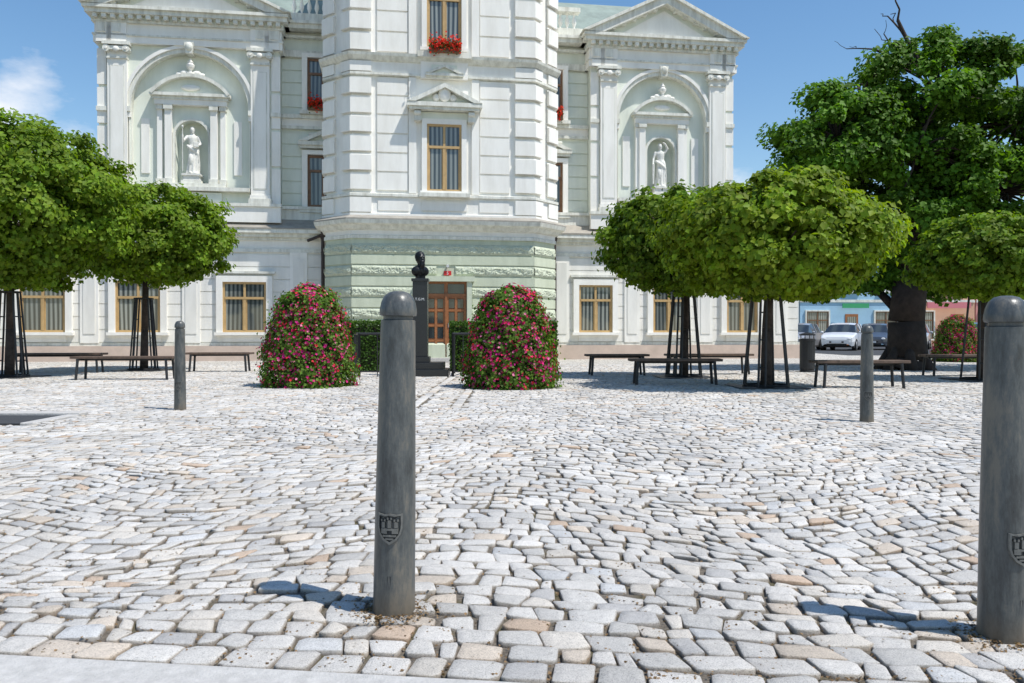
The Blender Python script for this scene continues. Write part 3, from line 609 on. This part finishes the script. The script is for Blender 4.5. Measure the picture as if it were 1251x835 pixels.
# ------------------------------------------------------------------ big old tree
def bigtree():
    e=empty('old_lime_tree',(9.75,20.3,0)); r=np.random.default_rng(11); b=B()
    ox,oy=9.75,20.3
    E=[((10.5,20.3,6.7),(2.1,2.0,1.5),52),((7.7,19.8,5.6),(1.35,1.4,1.15),34),((12.4,20.3,6.1),(2.3,2.3,1.9),46),((8.9,20.2,5.0),(1.6,1.7,1.0),34),((11.9,19.9,4.2),(2.3,2.0,1.3),44),((9.9,19.9,3.5),(1.5,1.6,1.2),34),((14.4,21,4.9),(2.5,2.3,2.2),34),((8.6,20.2,6.6),(1.2,1.2,1.0),22),((12.6,20.1,2.9),(1.9,1.7,.9),26),((10.3,22,5.0),(2,1.5,2),20),((9.6,19,5.2),(1.6,.8,1.3),26),((8.6,21.4,2.35),(1.3,1.2,.5),20),((10.6,21.2,2.3),(1.6,1.2,.5),18)]
    tr=[Vector((0,0,0)),Vector((.05,0,.25)),Vector((.02,0,1.2)),Vector((.12,0,2.3)),Vector((.3,.1,3.6)),Vector((.5,.2,5.0)),Vector((.6,.2,6.4))]
    rd=[.62,.48,.42,.38,.28,.18,.1]
    for i in range(6): b.tube(tr[i],tr[i+1],rd[i],rd[i+1],'barkdark',14)
    for i in range(7): a=i*.9; b.tube((math.cos(a)*.62,math.sin(a)*.62,-.05),(math.cos(a)*.3,math.sin(a)*.3,.6),.16,.1,'barkdark',8)
    cl=[]
    for (c,s,n) in E:
        cen=Vector(c)-Vector((ox,oy,0)); st=min(tr[2:],key=lambda q:(q-cen).length+(2 if q.z>cen.z-.4 else 0))
        prev=st; rr=.15
        N=5
        for i in range(1,N+1):
            t=i/N; q=st.lerp(cen,t)+Vector((r.normal(0,.12),r.normal(0,.12),.35*math.sin(pi*t)+r.normal(0,.08)))
            b.tube(prev,q,rr,rr*.8,'barkdark',8); prev=q; rr*=.8
        for k in range(n):
            d=unit(1)[0]; rad=r.uniform(.4,1.0)**.6
            p=np.array(cen)+d*np.array(s)*rad; cl.append(p)
            m=prev.lerp(Vector(p),.5)+Vector((r.normal(0,.1),r.normal(0,.1),.12)); b.tube(prev,m,.045,.025,'barkdark',5,False); b.tube(m,Vector(p),.025,.008,'barkdark',5,False)
    def twig(p,d,L,rr,dep):
        prev=p
        for i in range(3):
            q=prev+d*(L/3)+Vector((r.normal(0,.07),r.normal(0,.05),r.normal(0,.05))); b.tube(prev,q,rr,rr*.8,'barkdark',6,False); prev=q; rr*=.8
            if dep>0 and i>0: twig(q,(d+Vector((r.normal(0,.7),r.normal(0,.4),r.normal(0,.3)))).normalized(),L*.5,rr*.7,dep-1)
    twig(Vector((.7,.1,7.3)),Vector((-.5,0,.9)).normalized(),1.5,.08,2); twig(Vector((.6,.1,7.4)),Vector((-.85,0,.4)).normalized(),1.4,.06,2); twig(Vector((1.2,.1,7.0)),Vector((-.5,-.1,.8)).normalized(),1.3,.05,1)
    b.obj('trunk',e,smooth=True)
    cl=np.array(cl); nc=len(cl); per=330; ids=np.repeat(np.arange(nc),per); N=len(ids)
    cr=r.uniform(.3,.62,nc); off=unit(N)*(r.random((N,1))**.55); off[:,2]*=.6; c=cl[ids]+off*cr[ids][:,None]*(1+.25*np.sin(off[:,:1]*6))
    nn=off*.8+np.array([.1,-.25,.55])+unit(N)*.6
    tone=r.uniform(.6,1.25,nc)[ids]*r.uniform(.75,1.25,N); col=np.array([.095,.195,.018])[None]*tone[:,None]
    leaves('crown',c,nn,.13,col,parent=e)
bigtree()
# ------------------------------------------------------------------ bollards
def bollard(x,y,h=1.03,tilt=(0,0),rz=0):
    e=empty('bollard',(x,y,0),rz); e.rotation_euler=(tilt[0],tilt[1],rz); s=h/1.03
    b=B(); b.lathe([(.069,-.03),(.069,.0),(.0665,.06),(.064,.35),(.0595,.65),(.0555,.9),(.0545,.938),(.047,.941),(.047,.951),(.0575,.953),(.0595,.962),(.0585,.975),(.0545,.995),(.047,1.013),(.033,1.026),(.016,1.031),(.001,1.032)],'bollard',48)
    o=b.obj('post',e,smooth=True); m=o.modifiers.new('es','EDGE_SPLIT'); m.split_angle=math.radians(50)
    def wrap(u,z,d): 
        R0=.0648+d; a=u/R0-.12; return (R0*math.sin(a),-R0*math.cos(a),z)
    b=B()
    def patch(outline,d1,k='bollard',inner=None):
        n=len(outline); cu=sum(p[0] for p in outline)/n; cz=sum(p[1] for p in outline)/n
        if inner:
            ins=[(cu+(u-cu)*inner,cz+(z-cz)*inner) for u,z in outline]
            vs=[wrap(u,z,-.003) for u,z in outline]+[wrap(u,z,d1) for u,z in outline]+[wrap(u,z,d1) for u,z in ins]+[wrap(u,z,-.003) for u,z in ins]
            fs=[(i+j*n,(i+1)%n+j*n,(i+1)%n+(j+1)*n,i+(j+1)*n) for j in range(3) for i in range(n)]
        else:
            vs=[wrap(u,z,-.003) for u,z in outline]+[wrap(u,z,d1) for u,z in outline]+[wrap(cu,cz,d1)]
            fs=[(i,(i+1)%n,(i+1)%n+n,i+n) for i in range(n)]+[(i+n,(i+1)%n+n,2*n) for i in range(n)]
        b.mesh(vs,fs,k)
    L=[(-.041,.046),(-.02,.043),(0,.046),(.02,.043),(.041,.046),(.042,.02),(.041,0),(.035,-.02),(.022,-.037),(0,-.05),(-.022,-.037),(-.035,-.02),(-.041,0),(-.042,.02)]
    L=[(u,.29+z) for u,z in L]
    patch(L,.0015,'bollardshade'); patch(L,.0075,'bollardworn',.86)  # shield field coloured darker, painted shade that makes the relief stand out
    def rect(u0,u1,z0,z1,k='bollardworn'): 
        um=(u0+u1)/2; patch([(u0,.29+z0),(um,.29+z0),(u1,.29+z0),(u1,.29+z1),(um,.29+z1),(u0,.29+z1)],.0065,k)
    rect(-.028,-.008,-.016,.0); rect(.008,.028,-.016,.0); rect(-.008,.008,-.006,.0)
    for u in(-.021,0,.021):
        d=.006 if u==0 else 0
        rect(u-.0055,u+.0055,.002,.02+d); rect(u-.008,u-.003,.022+d,.029+d); rect(u+.003,u+.008,.022+d,.029+d)
    rect(-.022,.022,-.026,-.02); rect(-.013,.013,-.035,-.03)
    b.obj('coat_of_arms',e)
    b=B(); b.mesh([wrap(u,z,.0012) for u,z in((-.006,.105),(.006,.105),(.006,.14),(-.006,.14))],[(0,1,2,3)],'bollardshade'); b.obj('slot_shade',e)  # flat dark patch, paints the shade inside a slot; no hole is cut
    e.scale=(1,1,s)
def bollardmat():
    m,nt,bs=nodes('bollard_paint');N=nt.nodes;L=nt.links
    tc=N.new('ShaderNodeTexCoord'); n=N.new('ShaderNodeTexNoise'); n.inputs['Scale'].default_value=12; n.inputs['Detail'].default_value=12; n.inputs['Roughness'].default_value=.78
    mp=N.new('ShaderNodeMapping'); mp.inputs['Scale'].default_value=(1,1,.25); L.new(tc.outputs['Object'],mp.inputs[0]); L.new(mp.outputs[0],n.inputs['Vector'])
    r=N.new('ShaderNodeValToRGB'); e=r.color_ramp.elements; e[0].position=.40; e[0].color=(.04,.043,.043,1); e[1].position=.50; e[1].color=(.078,.084,.082,1)
    x=e.new(.60); x.color=(.15,.135,.11,1); L.new(n.outputs['Fac'],r.inputs[0])
    sp=N.new('ShaderNodeSeparateXYZ'); L.new(tc.outputs['Object'],sp.inputs[0]); mr=N.new('ShaderNodeMapRange'); mr.inputs['From Min'].default_value=.0; mr.inputs['From Max'].default_value=.10; mr.inputs['To Min'].default_value=.75; mr.inputs['To Max'].default_value=0
    L.new(sp.outputs['Z'],mr.inputs[0]); mx=N.new('ShaderNodeMix'); mx.data_type='RGBA'; L.new(mr.outputs[0],mx.inputs['Factor']); L.new(r.outputs[0],mx.inputs['A']); mx.inputs['B'].default_value=(.14,.11,.075,1)
    L.new(mx.outputs['Result'],bs.inputs['Base Color'])
    rr=N.new('ShaderNodeMapRange'); rr.inputs['From Min'].default_value=.35; rr.inputs['From Max'].default_value=.65; rr.inputs['To Min'].default_value=.27; rr.inputs['To Max'].default_value=.55; L.new(n.outputs['Fac'],rr.inputs[0]); L.new(rr.outputs[0],bs.inputs['Roughness'])
    n2=N.new('ShaderNodeTexNoise'); n2.inputs['Scale'].default_value=90; n2.inputs['Detail'].default_value=5; L.new(tc.outputs['Object'],n2.inputs['Vector']); bp=N.new('ShaderNodeBump'); bp.inputs['Strength'].default_value=.4; bp.inputs['Distance'].default_value=.002; L.new(n2.outputs['Fac'],bp.inputs['Height']); L.new(bp.outputs[0],bs.inputs['Normal'])
    return m
M['bollard']=bollardmat(); M['bollardshade']=pbr('bollard_recess_shade',(.03,.032,.033),.6,.1); M['bollardworn']=pbr('bollard_worn',(.13,.13,.12),.4,.2,60)  # darkest bollard tone is shade put into the colour of shield field and slot
bollard(-.379,2.62,1.035,(0,.016),0); bollard(1.442,2.40,1.01,(0,.008),.35); bollard(-3.88,9.57,1.05,(0,0),.2); bollard(3.58,8.26,.985,(0,0),-.1)
# ------------------------------------------------------------------ benches
def bench(x,y,L,rz=0):
    e=empty('park_bench',(x,y,0),rz); b=B()
    for i in range(4): yy=-.2+i*.105; b.box(-L/2,L/2,yy,yy+.09,.42,.465,'benchwood')
    b.obj('seat',e,bevel=.006); b=B()
    for sx in(-1,1):
        xx=sx*(L/2-.14)
        for yy in(-.19,.19): b.tube((xx,yy*.9,.41),(xx+sx*.03,yy,0),.026,.026,'steel',8)
        b.box(xx-.025,xx+.025,-.19,.19,.385,.418,'steel')
    b.box(-L/2+.1,L/2-.1,-.02,.02,.38,.415,'steel'); b.obj('legs',e)
for a in((-7.5,15.9,1.95,.03),(-10.3,18.6,2.0,.15),(-6.85,19.2,1.5,.1),(2.25,17.6,1.35,.05),(2.86,14.4,1.6,-.04),(4.3,17.9,1.9,.1),(5.72,13.5,1.53,.02),(9.4,17.3,1.5,.1)): bench(*a)
e=empty('litter_bin',(6.85,19,0)); b=B(); b.lathe([(.17,0),(.17,.05),(.15,.06),(.17,.1),(.17,.72),(.18,.73),(.18,.78),(.16,.79)],'steel',20); b.lathe([(.16,.86),(.18,.86),(.18,.89),(.05,.93)],'steel',20)
for i in range(4): a=i*pi/2; b.tube((.15*math.cos(a),.15*math.sin(a),.77),(.15*math.cos(a),.15*math.sin(a),.87),.01,.01,'steel',6)
b.obj('bin',e)
# ------------------------------------------------------------------ cars
def car(x,y,rz,col,name):
    key='paint_'+name; 
    if key not in M:
        m=pbr(key,col,.3,.03); m.node_tree.nodes['Principled BSDF'].inputs['Coat Weight'].default_value=.8; M[key]=m
    e=empty('parked_car',(x,y,0),rz); b=B()
    S=[(-2.05,.62,.35,.55,.6,.56),(-2.0,.78,.25,.68,.7,.70),(-1.6,.86,.2,.80,.76,.84),(-.95,.88,.2,.92,.78,.96),(-.35,.88,.2,.94,.64,1.38),(.2,.88,.2,.95,.64,1.47),(1.1,.88,.2,.97,.63,1.45),(1.6,.87,.2,.98,.62,1.34),(1.98,.84,.25,.95,.74,1.0),(2.05,.76,.35,.8,.7,.85)]
    rows=[]
    for (yy,hw,zb,zl,rw,zr) in S: rows.append([(-hw*.93,yy,zb),(-hw,yy,(zb+zl)/2),(-hw*.985,yy,zl),(-rw,yy,zr),(-rw*.5,yy,zr+.03),(rw*.5,yy,zr+.03),(rw,yy,zr),(hw*.985,yy,zl),(hw,yy,(zb+zl)/2),(hw*.93,yy,zb)])
    for j in range(len(S)-1):
        for i in range(9):
            g=(i in(2,6) and 3<=j<=7) or (i in(3,4,5) and j in(3,7))
            b.poly([rows[j][i],rows[j+1][i],rows[j+1][i+1],rows[j][i+1]],'darkglass' if g else key)
    b.poly(rows[0],key); b.poly(rows[-1][::-1],key)
    for sx in(-1,1):
        for yy in(.35,1.15): b.tube((sx*.88,yy,.95),(sx*.66,yy+.05,1.44),.03,.03,key,6)
        b.ell((sx*.6,-1.97,.62),(.15,.08,.08),'lamp'); b.ell((sx*.66,2.0,.82),(.1,.06,.12),'tail'); b.ell((sx*.98,-.7,.98),(.09,.06,.07),key)
        b.box(sx*.2-.16,sx*.2+.16,-2.07,-2.03,.42,.5,'rubber')
    b.box(-.5,.5,-2.075,-2.0,.28,.38,'rubber'); b.box(-.25,.25,-2.09,-2.06,.4,.5,'lettering')
    b.box(-.84,.84,-1.9,1.9,.18,.26,'rubber')
    b.obj('body',e); b=B()
    for sx in(-1,1):
        for yy in(-1.3,1.3):
            b.tube((sx*.68,yy,.31),(sx*.895,yy,.31),.31,.31,'rubber',24); b.tube((sx*.89,yy,.31),(sx*.905,yy,.31),.2,.19,'chrome',16)
    b.obj('wheels',e)
car(18.2,45,-.55,(.75,.76,.78),'white'); car(20.8,47,-.5,(.06,.07,.09),'dark'); car(16.1,46,-.6,(.3,.31,.33),'silver'); car(24.5,43,-.5,(.08,.1,.16),'navy'); car(23.5,48,-.5,(.4,.41,.42),'silverlight')
# ------------------------------------------------------------------ street of houses
def house(x0,w,y,h,col,name,roof,shop):
    k='wall_'+name; M[k]=pbr(k,col,.9,.08,1,.1,40); e=empty(name,(x0,y,0),.05); b=B()
    b.box(0,w,0,10,0,h,k); b.box(-.15,w+.15,-.3,0,h-.25,h+.05,'trim'); b.box(0.02,w-.02,-.08,0,3.3,3.5,'trim')
    b.mesh([(-.2,-.35,h+.05),(w+.2,-.35,h+.05),(w+.2,10.3,h+.05),(-.2,10.3,h+.05),(-.2,5,h+3.2),(w+.2,5,h+3.2)],[(0,1,5,4),(2,3,4,5),(0,4,3),(1,2,5)],roof)
    b.obj('walls_and_roof',e); b=B(); n=int(w/2.2)
    for i in range(n):
        cx=(i+.5)*w/n
        for z0 in np.arange(4.1,h-1.6,2.9): window(b,cx,z0,z0+1.5,1.0,0,'lettering',sur=.1,surk='trim')
        if shop and i%2==0: window(b,cx,.5,2.6,1.7,0,'brown',sur=.1); 
        elif shop: b.pb(cx-.5,cx+.5,0,.05,.02,2.4,'door'); b.pb(cx-.35,cx+.35,.05,.06,.9,2.2,'glass')
        else: window(b,cx,1.0,2.5,1.0,0,'lettering',sur=.1)
    b.obj('windows',e); return e
house(17.0,4.8,62,6.2,(.6,.61,.6),'grey_house','slate',True)
house(21.9,8.0,62.3,6.6,(.33,.52,.66),'blue_house','slate',True)
house(30.0,5.5,62.6,6.0,(.62,.36,.24),'terracotta_house','slate',True)
house(35.6,7.0,62.9,6.9,(.6,.27,.24),'red_house','slate',True)
house(42.7,9.0,63.3,6.4,(.7,.6,.42),'cream_house','slate',True)
house(51.8,12,63.8,6.8,(.5,.52,.5),'corner_house','slate',False)
M['signgreen']=pbr('sign_green',(.05,.35,.14),.4,.05); M['signpink']=pbr('sign_pink',(.65,.2,.22),.4,.05)
b=B(); b.box(25,27,61.95,62.05,2.85,3.2,'signgreen'); b.obj('shop_sign'); b=B(); b.box(31.5,34.8,62.1,62.2,2.85,3.3,'signpink'); b.obj('shop_sign')
# ------------------------------------------------------------------ ground
def groundmat():
    m,nt,bs=nodes('plaza_ground');N=nt.nodes;L=nt.links
    tc=N.new('ShaderNodeTexCoord'); 
    n=N.new('ShaderNodeTexNoise'); n.inputs['Scale'].default_value=70; n.inputs['Detail'].default_value=8; n.inputs['Roughness'].default_value=.8; L.new(tc.outputs['Object'],n.inputs['Vector'])
    r=N.new('ShaderNodeValToRGB'); e=r.color_ramp.elements; e[0].position=.35; e[0].color=(.045,.036,.027,1); e[1].position=.68; e[1].color=(.27,.235,.19,1); L.new(n.outputs['Fac'],r.inputs[0])
    n2=N.new('ShaderNodeTexNoise'); n2.inputs['Scale'].default_value=5; n2.inputs['Detail'].default_value=6; L.new(tc.outputs['Object'],n2.inputs['Vector'])
    r2=N.new('ShaderNodeMapRange'); r2.inputs['From Min'].default_value=.5; r2.inputs['From Max'].default_value=.65; L.new(n2.outputs['Fac'],r2.inputs[0])
    mg=N.new('ShaderNodeMix'); mg.data_type='RGBA'; L.new(r2.outputs[0],mg.inputs['Factor']); L.new(r.outputs[0],mg.inputs['A']); mg.inputs['B'].default_value=(.10,.085,.04,1)
    v=N.new('ShaderNodeTexVoronoi'); v.feature='DISTANCE_TO_EDGE'; v.inputs['Scale'].default_value=8; L.new(tc.outputs['Object'],v.inputs['Vector'])
    v2=N.new('ShaderNodeTexVoronoi'); v2.inputs['Scale'].default_value=8; L.new(tc.outputs['Object'],v2.inputs['Vector'])
    rr=N.new('ShaderNodeValToRGB'); rr.color_ramp.elements[0].color=(.45,.43,.40,1); rr.color_ramp.elements[1].color=(.60,.57,.52,1); sx=N.new('ShaderNodeSeparateColor'); L.new(v2.outputs['Color'],sx.inputs[0]); L.new(sx.outputs[0],rr.inputs[0])
    ms=N.new('ShaderNodeMapRange'); ms.inputs['From Min'].default_value=.02; ms.inputs['From Max'].default_value=.07; L.new(v.outputs['Distance'],ms.inputs[0])
    far=N.new('ShaderNodeMix'); far.data_type='RGBA'; L.new(ms.outputs[0],far.inputs['Factor']); L.new(mg.outputs['Result'],far.inputs['A']); L.new(rr.outputs[0],far.inputs['B'])
    sp=N.new('ShaderNodeSeparateXYZ'); L.new(tc.outputs['Object'],sp.inputs[0]); gt=N.new('ShaderNodeMath'); gt.operation='GREATER_THAN'; gt.inputs[1].default_value=23.6; L.new(sp.outputs['Y'],gt.inputs[0])
    mm=N.new('ShaderNodeMix'); mm.data_type='RGBA'; L.new(gt.outputs[0],mm.inputs['Factor']); L.new(mg.outputs['Result'],mm.inputs['A']); L.new(far.outputs['Result'],mm.inputs['B'])
    L.new(mm.outputs['Result'],bs.inputs['Base Color']); bs.inputs['Roughness'].default_value=.95
    bp=N.new('ShaderNodeBump'); bp.inputs['Strength'].default_value=.8; bp.inputs['Distance'].default_value=.01; L.new(n.outputs['Fac'],bp.inputs['Height']); L.new(bp.outputs[0],bs.inputs['Normal'])
    return m
M['ground']=groundmat()
b=B(); b.poly([(-300,-40,0),(300,-40,0),(300,500,0),(-300,500,0)],'ground'); b.obj('ground')
M['slab']=pbr('concrete_slab',(.50,.485,.46),.9,.12,25,.35,130,dirt=(.38,.37,.35))
kl=lambda x:2.108-.127*(x+.159)
b=B(); b.poly([(-12,-20,.011),(12,-20,.011),(12,kl(12)-.005,.011),(-12,kl(-12)-.005,.011)],'slab'); b.obj('pavement')
b=B(); b.poly([(14,34,.006),(60,34,.006),(60,58,.006),(14,58,.006)],'asphalt'); b.obj('road')
def setts():
    rowh=.098; v0=2.108+.128; y1=24.2
    rr=np.random.default_rng(5); allc=[]
    nr=int((y1-v0)/rowh)+4
    ys=v0+np.concatenate([[0],np.cumsum(rr.uniform(rowh*.84,rowh*1.16,nr))])
    for k in range(nr-1):
        yb,yt=ys[k],ys[k+1]; ym=(yb+yt)/2; X=.70*max(ym,1)+2.2
        n=int(2*X/.095)+6; xs=-X+rr.uniform(0,.1)+np.cumsum(rr.choice([.07,.085,.10,.11,.125,.145],n)*rr.uniform(.9,1.1,n)); xs=xs[xs<X]
        a=xs[:-1]; c=xs[1:]; o=np.zeros(len(a))
        allc.append(np.stack([np.stack([a,o+yb],1),np.stack([c,o+yb],1),np.stack([c,o+yt],1),np.stack([a,o+yt],1)],1))
    Q=np.concatenate(allc)
    def jn(P,s,k):
        return s*np.sin(P[...,0]*(61.3+k)+P[...,1]*(47.7-k)+k*3)*np.cos(P[...,0]*(23.1-k)-P[...,1]*(71.9+k)+k)
    amp=np.clip((Q[...,1]-v0)/.25,.25,1)
    Q=Q+np.stack([jn(Q,.020,0.),jn(Q,.022,5.)*amp],-1)+rr.normal(0,.0055,Q.shape)
    cen=Q.mean(1,keepdims=True)
    gap=rr.uniform(.0032,.0078,(len(Q),1,1)); d=Q-cen; Q=cen+np.sign(d)*np.maximum(np.abs(d)-gap,.012)
    def warp(P):
        x=P[...,0]; y=P[...,1]
        w=np.clip((y-v0)/1.3,0,1); w=w*w*(3-2*w)
        yy=y-.127*(x+.159)*(1-w)+w*(.24*np.cos(x*2.1+.5*np.sin(y*.5))+.06*np.sin(x*1.1-y*.9+2)+.03*np.sin(x*4.3+y*1.5))
        xx=x+.07*np.sin(y*1.1+.5)+.045*np.sin(y*2.3+x*.9)
        return np.stack([xx,yy],-1)
    Q=warp(Q); cen=Q.mean(1)
    keep=(cen[:,1]<23.6)
    keep&=~((cen[:,0]<-4.7)&(cen[:,0]>-9.2)&(cen[:,1]>7.95)&(cen[:,1]<9.1))
    keep&=~((cen[:,1]>9.8)&(cen[:,1]<17.2)&((np.abs(np.abs(cen[:,0]+.95)-.27)<.09)))
    Q=Q[keep]; ex=[]
    dirv=np.array([1,-.127])/math.hypot(1,.127); nv=np.array([.127,1])/math.hypot(1,.127)
    u=-4.5
    while u<6.5:
        L=rr.uniform(.10,.16); H=rr.uniform(.106,.122); p=np.array([-.159,2.108])+dirv*u+nv*.004
        q=np.array([p,p+dirv*(L-.009),p+dirv*(L-.009)+nv*H,p+nv*H])+rr.normal(0,.004,(4,2)); ex.append(q); u+=L
    for sx in(-.27,.27):
        y=9.85
        while y<17.1:
            L=rr.uniform(.2,.3); x=-.95+sx; ex.append(np.array([[x-.06,y],[x+.06,y],[x+.06,y+L-.01],[x-.06,y+L-.01]])); y+=L
    Q=np.concatenate([Q,np.array(ex)])
    cen=Q.mean(1)
    for bx,by in((-.379,2.62),(1.442,2.40)): 
        k=np.hypot(cen[:,0]-bx,cen[:,1]-by)<.055; Q=Q[~k]; cen=cen[~k]
    n=len(Q)
    nx=np.roll(Q,-1,1); pv=np.roll(Q,1,1); f=rr.uniform(.04,.2,(n,4,1)); g=rr.uniform(.04,.2,(n,4,1))
    A=Q+(pv-Q)*f; Bp=Q+(nx-Q)*g
    out=np.stack([A,Bp],2).reshape(n,8,2); out+=rr.normal(0,.002,out.shape)
    cen=out.mean(1,keepdims=True)
    h=rr.normal(.0135,.0022,(n,1)); tx=rr.normal(0,.026,(n,1)); ty=rr.normal(0,.026,(n,1))
    def ringz(scale,dz,jit):
        p=cen+(out-cen)*scale; dd=p-cen; z=h+dz+tx*dd[:,:,0]+ty*dd[:,:,1]+rr.normal(0,jit,(n,8)); return np.concatenate([p,z[:,:,None]],2)
    R0=ringz(1.0,0,0); R0[:,:,2]=-.005; R1=ringz(1.0,-.0038,.0008); R2=ringz(.945,-.0003,.0007); R3=ringz(.5,.0004,.0012); Cc=np.concatenate([cen,(h)[:,:,None]],2)
    V=np.concatenate([R0,R1,R2,R3,Cc],1).reshape(-1,3)
    i=np.arange(8); j=(i+1)%8; T=[]
    for k in range(3): T.append(np.stack([k*8+i,k*8+j,(k+1)*8+j,(k+1)*8+i],1).ravel())
    quad=np.concatenate(T); tri=np.stack([24+i,24+j,np.full(8,32)],1).ravel()
    pat=np.concatenate([quad,tri]); st=np.concatenate([np.arange(0,96,4),96+np.arange(0,24,3)])
    loops=(np.arange(n)[:,None]*33+pat[None]).ravel(); starts=(np.arange(n)[:,None]*120+st[None]).ravel()
    pal=np.array([[.60,.575,.535],[.64,.61,.565],[.55,.53,.495],[.62,.575,.51],[.60,.52,.43],[.53,.41,.31],[.46,.445,.425],[.57,.565,.55]])
    col=pal[rr.choice(8,n,p=[.29,.21,.17,.14,.055,.018,.05,.067])]*rr.uniform(.9,1.1,(n,1))
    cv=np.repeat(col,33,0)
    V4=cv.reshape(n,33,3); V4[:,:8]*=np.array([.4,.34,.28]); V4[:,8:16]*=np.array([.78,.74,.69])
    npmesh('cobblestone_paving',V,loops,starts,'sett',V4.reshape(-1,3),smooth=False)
    print('setts',n)
setts()
n=16000; y=2.1+rng.random(n)**1.6*6; x=rng.uniform(-1,1,n)*(.7*y+.3); c=np.column_stack([x,y,np.full(n,.007)+rng.random(n)*.006])
m=900; aa=rng.uniform(0,2*pi,m); rd=.07+np.abs(rng.normal(0,.04,m)); which=rng.random(m)<.6
c2=np.column_stack([np.where(which,-.379,1.442)+rd*np.cos(aa),np.where(which,2.62,2.40)+rd*np.sin(aa),.012+rng.random(m)*.008]); c=np.concatenate([c,c2])
k=c[:,1]>kl(c[:,0])+.02; c=c[k]; n=len(c)
leaves('joint_litter',c,unit(n)*.5+[0,0,1],.011,np.array([[.20,.13,.07]])*rng.uniform(.4,1.6,(n,1)),'petal')
b=B(); b.box(-9.2,-4.82,8.05,8.855,-.01,.018,'asphalt'); b.obj('asphalt_patch')
b=B(); b.box(-9.2,-4.68,8.86,9.05,-.01,.045,'kerb'); b.box(-4.815,-4.68,8.0,8.855,-.01,.03,'kerb'); b.obj('kerb',bevel=.01)
# ------------------------------------------------------------------ light, sky, camera
sd=Vector((.5,-.27,1.03)).normalized()
sl=bpy.data.lights.new('sun','SUN'); sl.energy=5; sl.angle=math.radians(.5); sl.color=(1,.965,.91)
so=bpy.data.objects.new('sun',sl); C.objects.link(so); so.rotation_euler=(-sd).to_track_quat('-Z','Y').to_euler(); so.location=(10,-10,30)
w=bpy.data.worlds.new('World'); bpy.context.scene.world=w; w.use_nodes=True; nt=w.node_tree; N=nt.nodes; L=nt.links
bg=N['Background']; sk=N.new('ShaderNodeTexSky'); sk.sky_type='NISHITA'; sk.sun_disc=False; sk.sun_elevation=math.asin(sd.z); sk.sun_rotation=math.atan2(sd.x,sd.y); sk.air_density=1.15; sk.dust_density=.3; sk.ozone_density=1.2
hs=N.new('ShaderNodeHueSaturation'); hs.inputs['Saturation'].default_value=1.22; hs.inputs['Value'].default_value=1.0; L.new(sk.outputs[0],hs.inputs['Color'])
tc=N.new('ShaderNodeTexCoord'); mp=N.new('ShaderNodeMapping'); mp.inputs['Scale'].default_value=(1,1,2.2); L.new(tc.outputs['Generated'],mp.inputs[0])
n=N.new('ShaderNodeTexNoise'); n.inputs['Scale'].default_value=7; n.inputs['Detail'].default_value=9; n.inputs['Roughness'].default_value=.55; L.new(mp.outputs[0],n.inputs['Vector'])
def lobe(d,c0,c1):
    dv=N.new('ShaderNodeVectorMath'); dv.operation='DOT_PRODUCT'; L.new(tc.outputs['Generated'],dv.inputs[0]); dv.inputs[1].default_value=Vector(d).normalized()
    mr=N.new('ShaderNodeMapRange'); mr.inputs['From Min'].default_value=c0; mr.inputs['From Max'].default_value=c1; L.new(dv.outputs['Value'],mr.inputs[0]); return mr.outputs[0]
a1=lobe((-.60,1,.235),.9935,.9995); a2=lobe((.30,1,.14),.996,.9998)
ad=N.new('ShaderNodeMath'); ad.operation='MAXIMUM'; L.new(a1,ad.inputs[0]); L.new(a2,ad.inputs[1])
su=N.new('ShaderNodeMath'); su.operation='MULTIPLY_ADD'; L.new(ad.outputs[0],su.inputs[0]); su.inputs[1].default_value=.5; L.new(n.outputs['Fac'],su.inputs[2])
cr=N.new('ShaderNodeMapRange'); cr.inputs['From Min'].default_value=.76; cr.inputs['From Max'].default_value=1.0; cr.inputs['To Max'].default_value=.9; L.new(su.outputs[0],cr.inputs[0])
mx=N.new('ShaderNodeMix'); mx.data_type='RGBA'; L.new(cr.outputs[0],mx.inputs['Factor']); L.new(hs.outputs[0],mx.inputs['A']); mx.inputs['B'].default_value=(6.8,6.9,7.2,1)
L.new(mx.outputs['Result'],bg.inputs['Color']); bg.inputs['Strength'].default_value=.15
cam=bpy.data.cameras.new('Camera'); co=bpy.data.objects.new('Camera',cam); C.objects.link(co); co.location=(0,0,.9); co.rotation_euler=(math.radians(90-.54),0,0)
cam.lens=28.8; cam.sensor_width=36; cam.clip_start=.05; cam.clip_end=2000; bpy.context.scene.camera=co
sc=bpy.context.scene; sc.view_settings.view_transform='Standard'; sc.view_settings.look='None'; sc.view_settings.exposure=0
